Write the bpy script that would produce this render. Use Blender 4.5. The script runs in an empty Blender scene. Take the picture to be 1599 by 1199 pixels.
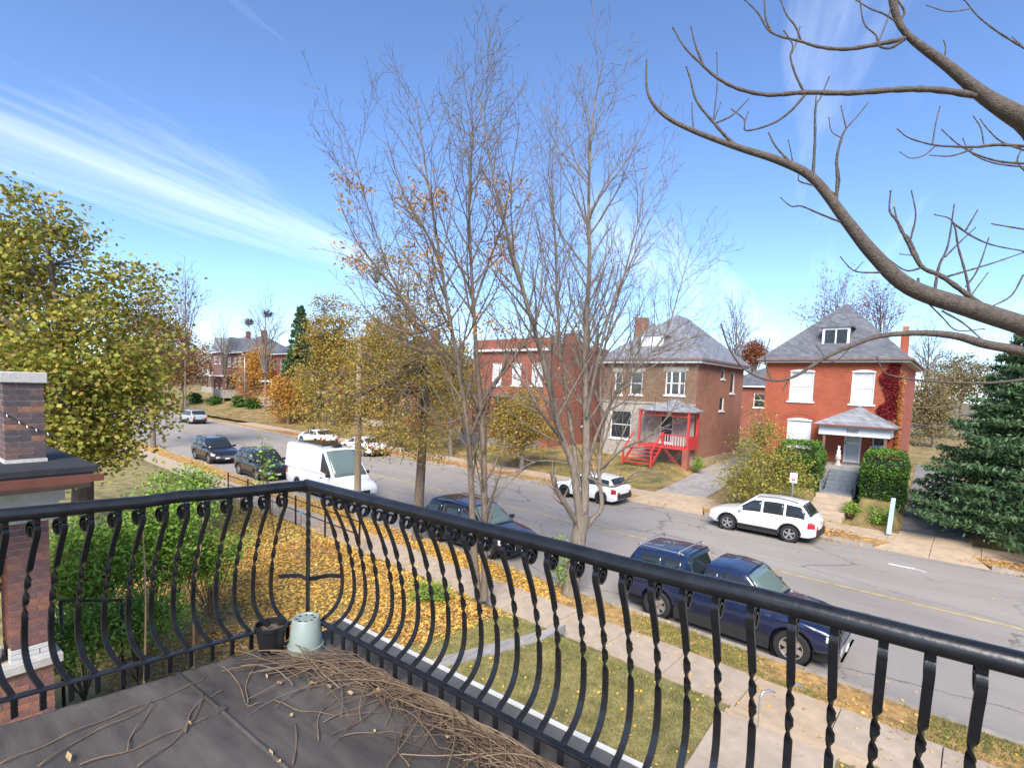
import bpy, bmesh, math, random
import numpy as np
from mathutils import Vector, Matrix
R = math.radians
SC = bpy.context.scene
COL = SC.collection

# ------------------------------------------------------------------ camera, sky, sun
CAM_H = 6.0
F_PX, YAW, PITCH, ROLL, CY = 822.0, R(-37.30), R(-4.53), R(2.04), 668.0
def _basis():
    f = np.array([math.sin(YAW)*math.cos(PITCH), math.cos(YAW)*math.cos(PITCH), math.sin(PITCH)])
    r = np.array([math.cos(YAW), -math.sin(YAW), 0.0]); u = np.cross(r, f)
    r2 = math.cos(ROLL)*r + math.sin(ROLL)*u
    u2 = -math.sin(ROLL)*r + math.cos(ROLL)*u
    return r2, u2, f
CR, CU, CF = _basis()
cam_d = bpy.data.cameras.new('camera')
cam = bpy.data.objects.new('camera', cam_d); COL.objects.link(cam)
cam.matrix_world = Matrix(((CR[0], CU[0], -CF[0], 0), (CR[1], CU[1], -CF[1], 0), (CR[2], CU[2], -CF[2], CAM_H), (0, 0, 0, 1)))
cam_d.sensor_width = 36.0; cam_d.lens = 36.0*F_PX/1599.0
cam_d.shift_y = (CY-599.5)/1599.0
cam_d.clip_start = 0.05; cam_d.clip_end = 9000
SC.camera = cam
def ray(px, py):
    return CR*((px-800)/F_PX) - CU*((py-CY)/F_PX) + CF
def at_depth(px, py, dep):            # a place in the scene seen at a photo pixel, dep metres ahead
    return np.array([0, 0, CAM_H]) + ray(px, py)*dep
def at_y(px, py, Y):
    d = ray(px, py); return np.array([0, 0, CAM_H]) + d*(Y/d[1])
def at_z(px, py, z):
    d = ray(px, py); return np.array([0, 0, CAM_H]) + d*((z-CAM_H)/d[2])

SUN_EL, SUN_AZ = R(42), R(152)        # azimuth measured clockwise from +Y
w = bpy.data.worlds.new('World'); SC.world = w; w.use_nodes = True
nt = w.node_tree; nt.nodes.clear()
N = nt.nodes.new; LK = nt.links.new
out = N('ShaderNodeOutputWorld'); bg = N('ShaderNodeBackground'); LK(bg.outputs[0], out.inputs[0])
sky = N('ShaderNodeTexSky'); sky.sky_type = 'NISHITA'; sky.sun_disc = False
sky.sun_elevation = SUN_EL; sky.sun_rotation = SUN_AZ; sky.altitude = 150
sky.air_density = 0.75; sky.dust_density = 0.25; sky.ozone_density = 3.0
tc = N('ShaderNodeTexCoord'); sep = N('ShaderNodeSeparateXYZ'); LK(tc.outputs['Generated'], sep.inputs[0])
zz = N('ShaderNodeMath'); zz.operation = 'ADD'; zz.inputs[1].default_value = 0.12; LK(sep.outputs[2], zz.inputs[0])
dx = N('ShaderNodeMath'); dx.operation = 'DIVIDE'; LK(sep.outputs[0], dx.inputs[0]); LK(zz.outputs[0], dx.inputs[1])
dy = N('ShaderNodeMath'); dy.operation = 'DIVIDE'; LK(sep.outputs[1], dy.inputs[0]); LK(zz.outputs[0], dy.inputs[1])
cmb = N('ShaderNodeCombineXYZ'); LK(dx.outputs[0], cmb.inputs[0]); LK(dy.outputs[0], cmb.inputs[1])
mp = N('ShaderNodeMapping'); mp.vector_type = 'TEXTURE'; mp.inputs['Rotation'].default_value = (0, 0, R(104)); mp.inputs['Scale'].default_value = (3.0, 0.55, 1); mp.inputs['Location'].default_value = (9.1, 7.7, 0)
LK(cmb.outputs[0], mp.inputs[0])
n1 = N('ShaderNodeTexNoise'); n1.inputs['Scale'].default_value = 0.8; n1.inputs['Detail'].default_value = 9; n1.inputs['Roughness'].default_value = 0.58; n1.inputs['Distortion'].default_value = 0.5
LK(mp.outputs[0], n1.inputs['Vector'])
rp = N('ShaderNodeValToRGB'); rp.color_ramp.elements[0].position = 0.53; rp.color_ramp.elements[1].position = 0.80
rp.color_ramp.elements[0].color = (0, 0, 0, 1); rp.color_ramp.elements[1].color = (0.42, 0.42, 0.42, 1)
LK(n1.outputs[0], rp.inputs[0])
tint = N('ShaderNodeMix'); tint.data_type = 'RGBA'; tint.blend_type = 'MULTIPLY'; tint.inputs[0].default_value = 1.0
tint.inputs[7].default_value = (0.92, 1.0, 1.12, 1)
LK(sky.outputs[0], tint.inputs[6])
mx = N('ShaderNodeMix'); mx.data_type = 'RGBA'; fd = N('ShaderNodeMapRange'); fd.inputs[1].default_value = 0.02; fd.inputs[2].default_value = 0.22; LK(sep.outputs[2], fd.inputs[0]); fm = N('ShaderNodeMath'); fm.operation = 'MULTIPLY'; LK(rp.outputs[0], fm.inputs[0]); LK(fd.outputs[0], fm.inputs[1]); LK(fm.outputs[0], mx.inputs[0]); LK(tint.outputs[2], mx.inputs[6]); mx.inputs[7].default_value = (8.3, 8.4, 8.6, 1)
LK(mx.outputs[2], bg.inputs[0]); bg.inputs[1].default_value = 0.112

sd = bpy.data.lights.new('sun', 'SUN'); sun = bpy.data.objects.new('sun', sd); COL.objects.link(sun)
sd.energy = 3.0; sd.angle = R(34); sd.color = (1.0, 0.92, 0.82)
sdir = Vector((math.sin(SUN_AZ)*math.cos(SUN_EL), math.cos(SUN_AZ)*math.cos(SUN_EL), math.sin(SUN_EL)))
sun.rotation_euler = sdir.to_track_quat('Z', 'Y').to_euler()
SC.view_settings.view_transform = 'Standard'; SC.view_settings.look = 'None'
SC.view_settings.gamma = 1.0; SC.view_settings.use_curve_mapping = False
SC.view_settings.exposure = 1.25

# ------------------------------------------------------------------ helpers
rng = np.random.default_rng(11); random.seed(5)
def tag(o, label=None, cat=None, group=None, kind=None):
    if label: o['label'] = label
    if cat: o['category'] = cat
    if group: o['group'] = group
    if kind: o['kind'] = kind
    return o
def empty(name, loc=(0, 0, 0), rz=0.0, label=None, cat=None, group=None):
    o = bpy.data.objects.new(name, None); COL.objects.link(o); o.location = loc; o.rotation_euler = (0, 0, rz)
    o.empty_display_size = 0.2
    return tag(o, label, cat, group)
def link(name, me, m=None, parent=None, loc=None, rz=None):
    o = bpy.data.objects.new(name, me); COL.objects.link(o)
    if m is not None and not me.materials:
        for k in (m if isinstance(m, (list, tuple)) else [m]): me.materials.append(k)
    if parent is not None: o.parent = parent
    if loc is not None: o.location = loc
    if rz is not None: o.rotation_euler = (0, 0, rz)
    return o
class MB:
    def __init__(s): s.v = []; s.f = []; s.mi = []
    def add(s, vs, fs, mi=0):
        b = len(s.v); s.v += [tuple(map(float, p)) for p in vs]
        s.f += [tuple(b+i for i in f) for f in fs]; s.mi += [mi]*len(fs); return s
    def box(s, x0, x1, y0, y1, z0, z1, mi=0):
        vs = [(x0,y0,z0),(x1,y0,z0),(x1,y1,z0),(x0,y1,z0),(x0,y0,z1),(x1,y0,z1),(x1,y1,z1),(x0,y1,z1)]
        return s.add(vs, [(0,3,2,1),(4,5,6,7),(0,1,5,4),(1,2,6,5),(2,3,7,6),(3,0,4,7)], mi)
    def obox(s, c, ax, half, mi=0):       # oriented box: centre, three axes, half sizes
        c = np.array(c, float); A = [np.array(a, float)*h for a, h in zip(ax, half)]
        vs = [c+sx*A[0]+sy*A[1]+sz*A[2] for sz in (-1,1) for sx, sy in ((-1,-1),(1,-1),(1,1),(-1,1))]
        return s.add(vs, [(0,3,2,1),(4,5,6,7),(0,1,5,4),(1,2,6,5),(2,3,7,6),(3,0,4,7)], mi)
    def beam(s, a, b, wd, th, mi=0, up=(0,0,1)):
        a = np.array(a, float); b = np.array(b, float); d = b-a; L = np.linalg.norm(d); d /= L
        x = np.cross(d, up)
        if np.linalg.norm(x) < 1e-4: x = np.cross(d, (1,0,0))
        x /= np.linalg.norm(x); y = np.cross(x, d)
        return s.obox((a+b)/2, (d, x, y), (L/2, wd/2, th/2), mi)
    def tube(s, pts, rad, n=6, cap=True, mi=0):
        P = np.array(pts, float); m = len(P)
        rad = np.full(m, rad) if np.isscalar(rad) else np.array(rad, float)
        T = np.gradient(P, axis=0); T /= (np.linalg.norm(T, axis=1)[:, None]+1e-9)
        ref = np.array([0,0,1.0]) if abs(T[:, 2]).mean() < 0.8 else np.array([1.0,0,0])
        A = np.cross(T, ref); A /= (np.linalg.norm(A, axis=1)[:, None]+1e-9); B = np.cross(T, A)
        th = np.arange(n)*2*math.pi/n
        ring = P[:, None]+rad[:, None, None]*(np.cos(th)[None, :, None]*A[:, None]+np.sin(th)[None, :, None]*B[:, None])
        fs = [(i*n+k, i*n+(k+1) % n, (i+1)*n+(k+1) % n, (i+1)*n+k) for i in range(m-1) for k in range(n)]
        if cap: fs += [tuple(range(n-1, -1, -1)), tuple((m-1)*n+k for k in range(n))]
        return s.add(ring.reshape(-1, 3), fs, mi)
    def lathe(s, prof, n=20, c=(0,0,0), axis='z', mi=0, closed=False):
        vs = []
        for r, z in prof:
            for k in range(n):
                t = 2*math.pi*k/n; a, b = r*math.cos(t), r*math.sin(t)
                p = (a, b, z) if axis == 'z' else ((a, z, b) if axis == 'y' else (z, a, b))
                vs.append((p[0]+c[0], p[1]+c[1], p[2]+c[2]))
        m = len(prof); fs = []
        for i in range(m if closed else m-1):
            j = (i+1) % m
            fs += [(i*n+k, i*n+(k+1) % n, j*n+(k+1) % n, j*n+k) for k in range(n)]
        return s.add(vs, fs, mi)
    def prism(s, poly, y0, y1, mi=0, axis='y'):   # polygon in xz pushed along y (or xy along z)
        n = len(poly)
        if axis == 'y': vs = [(x, y0, z) for x, z in poly]+[(x, y1, z) for x, z in poly]
        elif axis == 'x': vs = [(y0, x, z) for x, z in poly]+[(y1, x, z) for x, z in poly]
        else: vs = [(x, z, y0) for x, z in poly]+[(x, z, y1) for x, z in poly]
        return s.add(vs, [tuple(range(n)), tuple(range(2*n-1, n-1, -1))]+[(i, n+i, n+(i+1) % n, (i+1) % n) for i in range(n)], mi)
    def mesh(s, name, smooth=False, ang=None, fix=True):
        me = bpy.data.meshes.new(name); me.from_pydata(s.v, [], s.f)
        if any(s.mi): me.polygons.foreach_set('material_index', s.mi)
        if fix:
            bm = bmesh.new(); bm.from_mesh(me); bmesh.ops.recalc_face_normals(bm, faces=bm.faces); bm.to_mesh(me); bm.free()
        if smooth:
            me.polygons.foreach_set('use_smooth', [True]*len(me.polygons))
            if ang: me.set_sharp_from_angle(angle=R(ang))
        me.update(); return me
    def build(s, name, m, parent=None, smooth=False, ang=None, loc=None, rz=None, bevel=0, fix=True):
        o = link(name, s.mesh(name, smooth, ang, fix), m, parent, loc, rz)
        if bevel:
            b = o.modifiers.new('bevel', 'BEVEL'); b.width = bevel; b.segments = 2; b.limit_method = 'ANGLE'; b.angle_limit = R(40)
        return o
def mesh_np(name, V, F, smooth=False):
    V = np.asarray(V, np.float32); F = np.asarray(F, np.int32); k = F.shape[1]
    me = bpy.data.meshes.new(name); me.vertices.add(len(V)); me.vertices.foreach_set('co', V.ravel())
    me.loops.add(F.size); me.loops.foreach_set('vertex_index', F.ravel())
    me.polygons.add(len(F)); me.polygons.foreach_set('loop_start', np.arange(0, F.size, k, dtype=np.int32))
    if smooth: me.polygons.foreach_set('use_smooth', [True]*len(F))
    me.update(calc_edges=True); me.validate(); return me
def copy_tree(o, parent=None):
    c = o.copy(); COL.objects.link(c); c.parent = parent
    for ch in list(o.children): copy_tree(ch, c)
    return c

# ------------------------------------------------------------------ materials
def _new(name):
    m = bpy.data.materials.new(name); m.use_nodes = True; t = m.node_tree
    return m, t, t.nodes['Principled BSDF'], t.nodes.new, t.links.new
def mat(name, c, rough=0.7, var=0.18, scale=6.0, bump=0.0, bscale=None, metal=0.0, c2=None, coat=0.0, spec=0.5, stretch=(1,1,1), detail=6):
    m, t, b, n, l = _new(name)
    tcn = n('ShaderNodeTexCoord'); mpn = n('ShaderNodeMapping'); mpn.inputs['Scale'].default_value = stretch; l(tcn.outputs['Object'], mpn.inputs[0])
    nz = n('ShaderNodeTexNoise'); nz.inputs['Scale'].default_value = scale; nz.inputs['Detail'].default_value = detail; nz.inputs['Roughness'].default_value = 0.62; l(mpn.outputs[0], nz.inputs['Vector'])
    cr = n('ShaderNodeValToRGB'); cr.color_ramp.elements[0].position = 0.32; cr.color_ramp.elements[1].position = 0.68
    a = [max(0, x*(1-var)) for x in c]; d = [min(1, x*(1+var)) for x in (c2 or c)]
    cr.color_ramp.elements[0].color = (*a, 1); cr.color_ramp.elements[1].color = (*d, 1)
    l(nz.outputs[0], cr.inputs[0]); l(cr.outputs[0], b.inputs['Base Color'])
    b.inputs['Roughness'].default_value = rough; b.inputs['Metallic'].default_value = metal
    b.inputs['Coat Weight'].default_value = coat; b.inputs['Specular IOR Level'].default_value = spec
    if bump:
        n2 = n('ShaderNodeTexNoise'); n2.inputs['Scale'].default_value = bscale or scale*4; n2.inputs['Detail'].default_value = 5; l(mpn.outputs[0], n2.inputs['Vector'])
        bp = n('ShaderNodeBump'); bp.inputs['Strength'].default_value = bump; bp.inputs['Distance'].default_value = 0.02; l(n2.outputs[0], bp.inputs['Height']); l(bp.outputs[0], b.inputs['Normal'])
    return m
def mat_island(name, cols, rough=0.6, trans=0.25, spec=0.3):
    m, t, b, n, l = _new(name)
    g = n('ShaderNodeNewGeometry'); cr = n('ShaderNodeValToRGB'); cr.color_ramp.interpolation = 'LINEAR'
    e = cr.color_ramp.elements
    while len(e) < len(cols): e.new(0.5)
    for i, c in enumerate(cols): e[i].position = i/(len(cols)-1); e[i].color = (*c, 1)
    l(g.outputs['Random Per Island'], cr.inputs[0]); l(cr.outputs[0], b.inputs['Base Color'])
    b.inputs['Roughness'].default_value = rough; b.inputs['Specular IOR Level'].default_value = spec
    if trans:
        o = t.nodes['Material Output']; tr = n('ShaderNodeBsdfTranslucent'); l(cr.outputs[0], tr.inputs[0])
        ms = n('ShaderNodeMixShader'); ms.inputs[0].default_value = trans; l(b.outputs[0], ms.inputs[1]); l(tr.outputs[0], ms.inputs[2]); l(ms.outputs[0], o.inputs[0])
    return m
def mat_brick(name, c1, c2, mortar, bw=0.21, bh=0.072, stain=0.25):
    m, t, b, n, l = _new(name)
    tcn = n('ShaderNodeTexCoord'); sp = n('ShaderNodeSeparateXYZ'); l(tcn.outputs['Object'], sp.inputs[0])
    ad = n('ShaderNodeMath'); l(sp.outputs[0], ad.inputs[0]); l(sp.outputs[1], ad.inputs[1])
    cb = n('ShaderNodeCombineXYZ'); l(ad.outputs[0], cb.inputs[0]); l(sp.outputs[2], cb.inputs[1])
    br = n('ShaderNodeTexBrick'); l(cb.outputs[0], br.inputs['Vector']); br.inputs['Scale'].default_value = 1
    br.inputs['Brick Width'].default_value = bw; br.inputs['Row Height'].default_value = bh; br.inputs['Mortar Size'].default_value = 0.006
    br.inputs['Color1'].default_value = (*c1, 1); br.inputs['Color2'].default_value = (*c2, 1); br.inputs['Mortar'].default_value = (*mortar, 1)
    nz = n('ShaderNodeTexNoise'); nz.inputs['Scale'].default_value = 0.7; nz.inputs['Detail'].default_value = 8; nz.inputs['Roughness'].default_value = 0.65; l(tcn.outputs['Object'], nz.inputs['Vector'])
    mr = n('ShaderNodeMapRange'); mr.inputs[1].default_value = 0.3; mr.inputs[2].default_value = 0.7; mr.inputs[3].default_value = 1-stain; mr.inputs[4].default_value = 1+stain*0.6; l(nz.outputs[0], mr.inputs[0])
    mu = n('ShaderNodeMix'); mu.data_type = 'RGBA'; mu.blend_type = 'MULTIPLY'; mu.inputs[0].default_value = 1; l(br.outputs[0], mu.inputs[6]); l(mr.outputs[0], mu.inputs[7])
    l(mu.outputs[2], b.inputs['Base Color']); b.inputs['Roughness'].default_value = 0.85
    bp = n('ShaderNodeBump'); bp.inputs['Strength'].default_value = 0.4; bp.inputs['Distance'].default_value = 0.01; bp.invert = True; l(br.outputs[1], bp.inputs['Height']); l(bp.outputs[0], b.inputs['Normal'])
    return m
def mat_rows(name, c, rough=0.75, row=0.16, wid=0.25, var=0.25, slope_scale=1.0):   # slate courses: tone differs from slate to slate
    m = mat_brick(name, [x*(1-var) for x in c], [x*(1+var) for x in c], [x*0.55 for x in c], wid, row, 0.22)
    m.node_tree.nodes['Principled BSDF'].inputs['Roughness'].default_value = rough
    return m
def mat_glass(name, c=(0.03,0.035,0.04), rough=0.06):
    m, t, b, n, l = _new(name); b.inputs['Base Color'].default_value = (*c, 1); b.inputs['Roughness'].default_value = rough
    b.inputs['Specular IOR Level'].default_value = 0.8; return m
def mat_road(name):
    m, t, b, n, l = _new(name)
    tcn = n('ShaderNodeTexCoord'); vec = tcn.outputs['Object']
    def noise(s, d=6, st=None):
        q = n('ShaderNodeTexNoise'); q.inputs['Scale'].default_value = s; q.inputs['Detail'].default_value = d; q.inputs['Roughness'].default_value = 0.65
        if st:
            mm = n('ShaderNodeMapping'); mm.inputs['Scale'].default_value = st; l(vec, mm.inputs[0]); l(mm.outputs[0], q.inputs['Vector'])
        else: l(vec, q.inputs['Vector'])
        return q
    a = noise(0.35, 8, (0.35, 1.3, 1)); cr = n('ShaderNodeValToRGB'); cr.color_ramp.elements[0].position = 0.3; cr.color_ramp.elements[1].position = 0.72
    cr.color_ramp.elements[0].color = (0.255, 0.228, 0.197, 1); cr.color_ramp.elements[1].color = (0.35, 0.315, 0.275, 1); l(a.outputs[0], cr.inputs[0])
    g = noise(45, 3); mr = n('ShaderNodeMapRange'); mr.inputs[1].default_value = 0.25; mr.inputs[2].default_value = 0.75; mr.inputs[3].default_value = 0.8; mr.inputs[4].default_value = 1.18; l(g.outputs[0], mr.inputs[0])
    mu = n('ShaderNodeMix'); mu.data_type = 'RGBA'; mu.blend_type = 'MULTIPLY'; mu.inputs[0].default_value = 1; l(cr.outputs[0], mu.inputs[6]); l(mr.outputs[0], mu.inputs[7])
    # cracks: warped cells, long ones along the street
    wv = noise(0.9, 5); sc = n('ShaderNodeVectorMath'); sc.operation = 'SCALE'; sc.inputs['Scale'].default_value = 0.45; l(wv.outputs[1], sc.inputs[0])
    ad = n('ShaderNodeVectorMath'); l(vec, ad.inputs[0]); l(sc.outputs[0], ad.inputs[1])
    mm = n('ShaderNodeMapping'); mm.inputs['Scale'].default_value = (0.13, 0.34, 1); l(ad.outputs[0], mm.inputs[0])
    vo = n('ShaderNodeTexVoronoi'); vo.feature = 'DISTANCE_TO_EDGE'; vo.inputs['Scale'].default_value = 1.0; l(mm.outputs[0], vo.inputs['Vector'])
    ck = n('ShaderNodeMapRange'); ck.inputs[1].default_value = 0.0; ck.inputs[2].default_value = 0.011; ck.inputs[3].default_value = 0.75; ck.inputs[4].default_value = 0.0; l(vo.outputs[0], ck.inputs[0])
    gt = noise(0.25, 3); gm = n('ShaderNodeMapRange'); gm.inputs[1].default_value = 0.36; gm.inputs[2].default_value = 0.52; l(gt.outputs[0], gm.inputs[0])
    pm = n('ShaderNodeMath'); pm.operation = 'MULTIPLY'; l(ck.outputs[0], pm.inputs[0]); l(gm.outputs[0], pm.inputs[1])
    mk = n('ShaderNodeMix'); mk.data_type = 'RGBA'; l(pm.outputs[0], mk.inputs[0]); l(mu.outputs[2], mk.inputs[6]); mk.inputs[7].default_value = (0.05, 0.047, 0.044, 1)
    l(mk.outputs[2], b.inputs['Base Color']); b.inputs['Roughness'].default_value = 0.9
    bp = n('ShaderNodeBump'); bp.inputs['Strength'].default_value = 0.3; bp.inputs['Distance'].default_value = 0.01; l(g.outputs[0], bp.inputs['Height']); l(bp.outputs[0], b.inputs['Normal'])
    return m

M = {}
M['iron'] = mat('black_painted_iron', (0.012,0.012,0.013), 0.30, 0.35, 14, 0.07, 40)
M['membrane'] = mat('roof_membrane', (0.066,0.058,0.051), 0.78, 0.5, 2.6, 0.08, 60, stretch=(0.7,2.6,1), detail=10)
M['membrane_edge'] = mat('membrane_edge', (0.10,0.096,0.092), 0.75, 0.2, 4, 0.1)
M['white_metal'] = mat('white_flashing', (0.7,0.7,0.68), 0.5, 0.1)
M['road'] = mat_road('asphalt')
M['concrete'] = mat('sidewalk_concrete', (0.42,0.335,0.25), 0.9, 0.17, 2.5, 0.2, 60)
M['concrete_warm'] = mat('warm_concrete', (0.46,0.345,0.23), 0.9, 0.17, 2.0, 0.2, 60)
M['concrete_grey'] = mat('grey_concrete', (0.30,0.285,0.265), 0.9, 0.2, 2.0, 0.2, 60)
M['curb'] = mat('curb_stone', (0.33,0.285,0.235), 0.9, 0.25, 3, 0.2)
M['drive'] = mat('driveway_asphalt', (0.20,0.19,0.18), 0.9, 0.3, 1.2, 0.25, 40)
M['soil'] = mat('soil', (0.10,0.075,0.05), 0.95, 0.4, 8, 0.5, 40)
M['lawn'] = mat('lawn_soil_and_grass', (0.185,0.165,0.055), 0.95, 0.4, 2.2, 0.5, 60, c2=(0.27,0.215,0.085))
M['leafy_ground'] = mat('leaf_covered_ground', (0.30,0.19,0.07), 0.95, 0.4, 5, 0.5, 60, c2=(0.42,0.25,0.09))
M['far_ground'] = mat('distant_ground', (0.15,0.13,0.06), 0.95, 0.4, 0.2)
M['grass'] = mat_island('grass_blades', [(0.16,0.20,0.045),(0.24,0.25,0.07),(0.36,0.30,0.11),(0.13,0.21,0.04),(0.42,0.33,0.15)], 0.7, 0.2)
M['green_grass'] = mat_island('green_grass_blades', [(0.08,0.16,0.03),(0.14,0.22,0.05),(0.22,0.23,0.06)], 0.7, 0.2)
M['yellow_litter'] = mat_island('fallen_yellow_leaves', [(0.72,0.42,0.05),(0.80,0.52,0.09),(0.60,0.32,0.05),(0.84,0.60,0.18),(0.48,0.26,0.07)], 0.7, 0.15)
M['brown_litter'] = mat_island('fallen_brown_leaves', [(0.42,0.19,0.05),(0.56,0.29,0.08),(0.66,0.40,0.13),(0.30,0.15,0.06),(0.60,0.33,0.08)], 0.75, 0.15)
M['bark'] = mat('grey_brown_bark', (0.15,0.112,0.08), 0.9, 0.35, 5, 0.6, 25, stretch=(3,3,0.6))
M['bark_grey'] = mat('grey_bark', (0.185,0.15,0.115), 0.9, 0.35, 5, 0.6, 25, stretch=(3,3,0.6))
M['bark_dark'] = mat('dark_bark', (0.085,0.068,0.055), 0.9, 0.35, 5, 0.5, 25, stretch=(3,3,0.6))
M['bark_limb'] = mat('limb_bark', (0.10,0.078,0.062), 0.85, 0.35, 22, 0.8, 70)
M['bark_far'] = mat('far_bark', (0.16,0.13,0.105), 0.9, 0.25, 5)
M['wood_pole'] = mat('weathered_pole', (0.36,0.27,0.18), 0.85, 0.25, 3, 0.3, 30, stretch=(4,4,0.3))
M['steel'] = mat('galvanised_steel', (0.42,0.42,0.42), 0.45, 0.12, 12, metal=0.7)
M['white_paint'] = mat('white_paint', (0.78,0.78,0.77), 0.55, 0.06, 5)
M['trim_worn'] = mat('worn_white_trim', (0.50,0.47,0.42), 0.7, 0.18, 6, 0.2)
M['limestone'] = mat('limestone', (0.34,0.31,0.26), 0.85, 0.2, 3, 0.3)
M['glass'] = mat_glass('window_glass')
M['blind'] = mat('window_blind', (0.55,0.56,0.55), 0.5, 0.1, 1.5, stretch=(1,1,14))
M['board'] = mat('window_board', (0.66,0.68,0.70), 0.6, 0.06)
M['slate'] = mat_rows('slate_shingles', (0.135,0.138,0.15), 0.6)
M['slate_light'] = mat_rows('pale_slate_shingles', (0.26,0.265,0.28), 0.6)
M['red_brick'] = mat_brick('painted_red_brick', (0.40,0.10,0.045), (0.33,0.08,0.038), (0.28,0.075,0.045), stain=0.2)
M['brown_brick'] = mat_brick('brown_brick', (0.23,0.135,0.075), (0.17,0.10,0.06), (0.22,0.16,0.11))
M['side_brick'] = mat_brick('side_red_brick', (0.36,0.145,0.085), (0.29,0.115,0.07), (0.33,0.21,0.15))
M['far_brick'] = mat_brick('far_red_brick', (0.33,0.10,0.065), (0.27,0.08,0.055), (0.28,0.13,0.09))
M['dark_brick'] = mat_brick('dark_red_brick', (0.21,0.085,0.065), (0.16,0.07,0.06), (0.18,0.1,0.08))
M['red_paint'] = mat('red_porch_paint', (0.50,0.045,0.04), 0.6, 0.15, 6)
M['gutter'] = mat('brown_gutter', (0.22,0.085,0.06), 0.45, 0.15, 5)
M['wood_trim'] = mat('brown_wood_trim', (0.20,0.12,0.085), 0.7, 0.2, 5)
M['blue_step'] = mat('blue_grey_painted_steps', (0.16,0.185,0.215), 0.75, 0.2, 4)
M['mortar'] = mat('mortar', (0.40,0.35,0.29), 0.95, 0.15, 10, 0.3)
M['tyre'] = mat('tyre_rubber', (0.018,0.018,0.018), 0.8, 0.2, 10)
M['rim'] = mat('alloy_rim', (0.55,0.55,0.56), 0.3, 0.08, 5, metal=0.8)
M['rim_dark'] = mat('black_rim', (0.03,0.03,0.032), 0.35, 0.1, 5, metal=0.5)
M['trim_black'] = mat('black_plastic_trim', (0.02,0.02,0.021), 0.55, 0.15, 8)
M['chrome'] = mat('chrome', (0.7,0.7,0.7), 0.15, 0.05, 5, metal=1.0)
M['car_glass'] = mat_glass('car_glass', (0.022,0.027,0.028), 0.04)
M['car_glass_green'] = mat_glass('green_windscreen', (0.14,0.19,0.17), 0.05)
M['lamp_clear'] = mat('clear_lamp', (0.6,0.62,0.64), 0.1, 0.1, 20, coat=1.0)
M['lamp_red'] = mat('red_lamp', (0.40,0.02,0.025), 0.15, 0.1, 20, coat=1.0)
M['plate'] = mat('number_plate', (0.7,0.7,0.68), 0.5, 0.05)
def paint(name, c, metal=0.0): return mat(name, c, 0.28, 0.05, 3, coat=0.8, metal=metal)
M['car_white'] = paint('white_car_paint', (0.78,0.79,0.80)); M['car_black'] = paint('black_car_paint', (0.014,0.011,0.010))
M['car_blue'] = paint('dark_blue_car_paint', (0.006,0.014,0.05), 0.1); M['car_silver'] = paint('silver_car_paint', (0.52,0.55,0.58), 0.4)
M['car_navy'] = paint('navy_car_paint', (0.006,0.010,0.024), 0.1)

# ------------------------------------------------------------------ street frame
AL = R(4.2); CA, SA = math.cos(AL), math.sin(AL)
def S(u, v, z=0.0): return (u*CA+v*SA, -u*SA+v*CA, z)
def strip(name, u0, u1, v0, v1, z, m, parent=None, nu=1, nv=1):
    b = MB(); us = np.linspace(u0, u1, nu+1); vs = np.linspace(v0, v1, nv+1)
    P = [(u, v, z) for v in vs for u in us]
    b.add(P, [(j*(nu+1)+i, j*(nu+1)+i+1, (j+1)*(nu+1)+i+1, (j+1)*(nu+1)+i) for j in range(nv) for i in range(nu)])
    o = b.build(name, m, parent, fix=False); o.rotation_euler = (0, 0, -AL); return o
V_YARD, V_SW0, V_SW1, V_C0, V_C1, V_FS0, V_FS1 = 9.75, 10.0, 11.4, 12.65, 25.5, 26.75, 28.4
U0, U1 = -170, 24
g = MB(); g.add([(-4000,-4000,-0.16),(4000,-4000,-0.16),(4000,4000,-0.16),(-4000,4000,-0.16)], [(0,1,2,3)])
tag(g.build('ground', M['far_ground'], fix=False), kind='structure')
tag(strip('road', U0, U1+40, V_C0, V_C1, 0.0, M['road']), kind='structure')
for z, v, wd, m, nm, a, b_ in ((0.004, 19.42, 0.11, mat('worn_yellow_line', (0.50,0.36,0.13), 0.85, 0.35, 3), 'centre_line', U0, U1+20),):
    tag(strip(nm, a, b_, v-wd/2, v+wd/2, z, m), kind='structure')
def poly_sheet(name, pts, z, m):
    b = MB(); b.add([(p[0], p[1], z) for p in pts], [tuple(range(len(pts)))]); return b.build(name, m, fix=False)
mk = empty('road_paint_mark', (0,0,0)); tag(mk, 'white paint survey mark on the asphalt by the right driveway', 'paint mark')
p = at_z(1408, 884, 0.0)
b = MB(); b.obox((p[0], p[1], 0.006), ((CA,-SA,0),(SA,CA,0),(0,0,1)), (0.38, 0.07, 0.001)); b.obox((p[0]+0.5, p[1]-0.05, 0.006), ((0.8,-0.6,0),(0.6,0.8,0),(0,0,1)), (0.25, 0.03, 0.001))
b.build('stroke', M['white_paint'], mk)
# kerbs: stone lengths, open where the driveways cross
def kerb(name, v0, v1, spans):
    root = empty(name); root['kind'] = 'structure'
    for a, b_ in spans:
        n = max(1, int(round((b_-a)/2.4))); L = (b_-a)/n; me = MB().box(0, L-0.015, 0, v1-v0, -0.1, 0.13).mesh('kerb_stone')
        for k in range(n):
            o = link('kerb_stone', me, M['curb'], root); o.location = S(a+k*L, v0); o.rotation_euler = (0, 0, -AL)
    return root
FAR_SPANS = ((-96,-14.28), (-9.72,-2.78), (0.78,24))
kerb('near_kerb', V_C0-0.16, V_C0, ((-96,24),)); kerb('far_kerb', V_C1, V_C1+0.16, FAR_SPANS)
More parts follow.
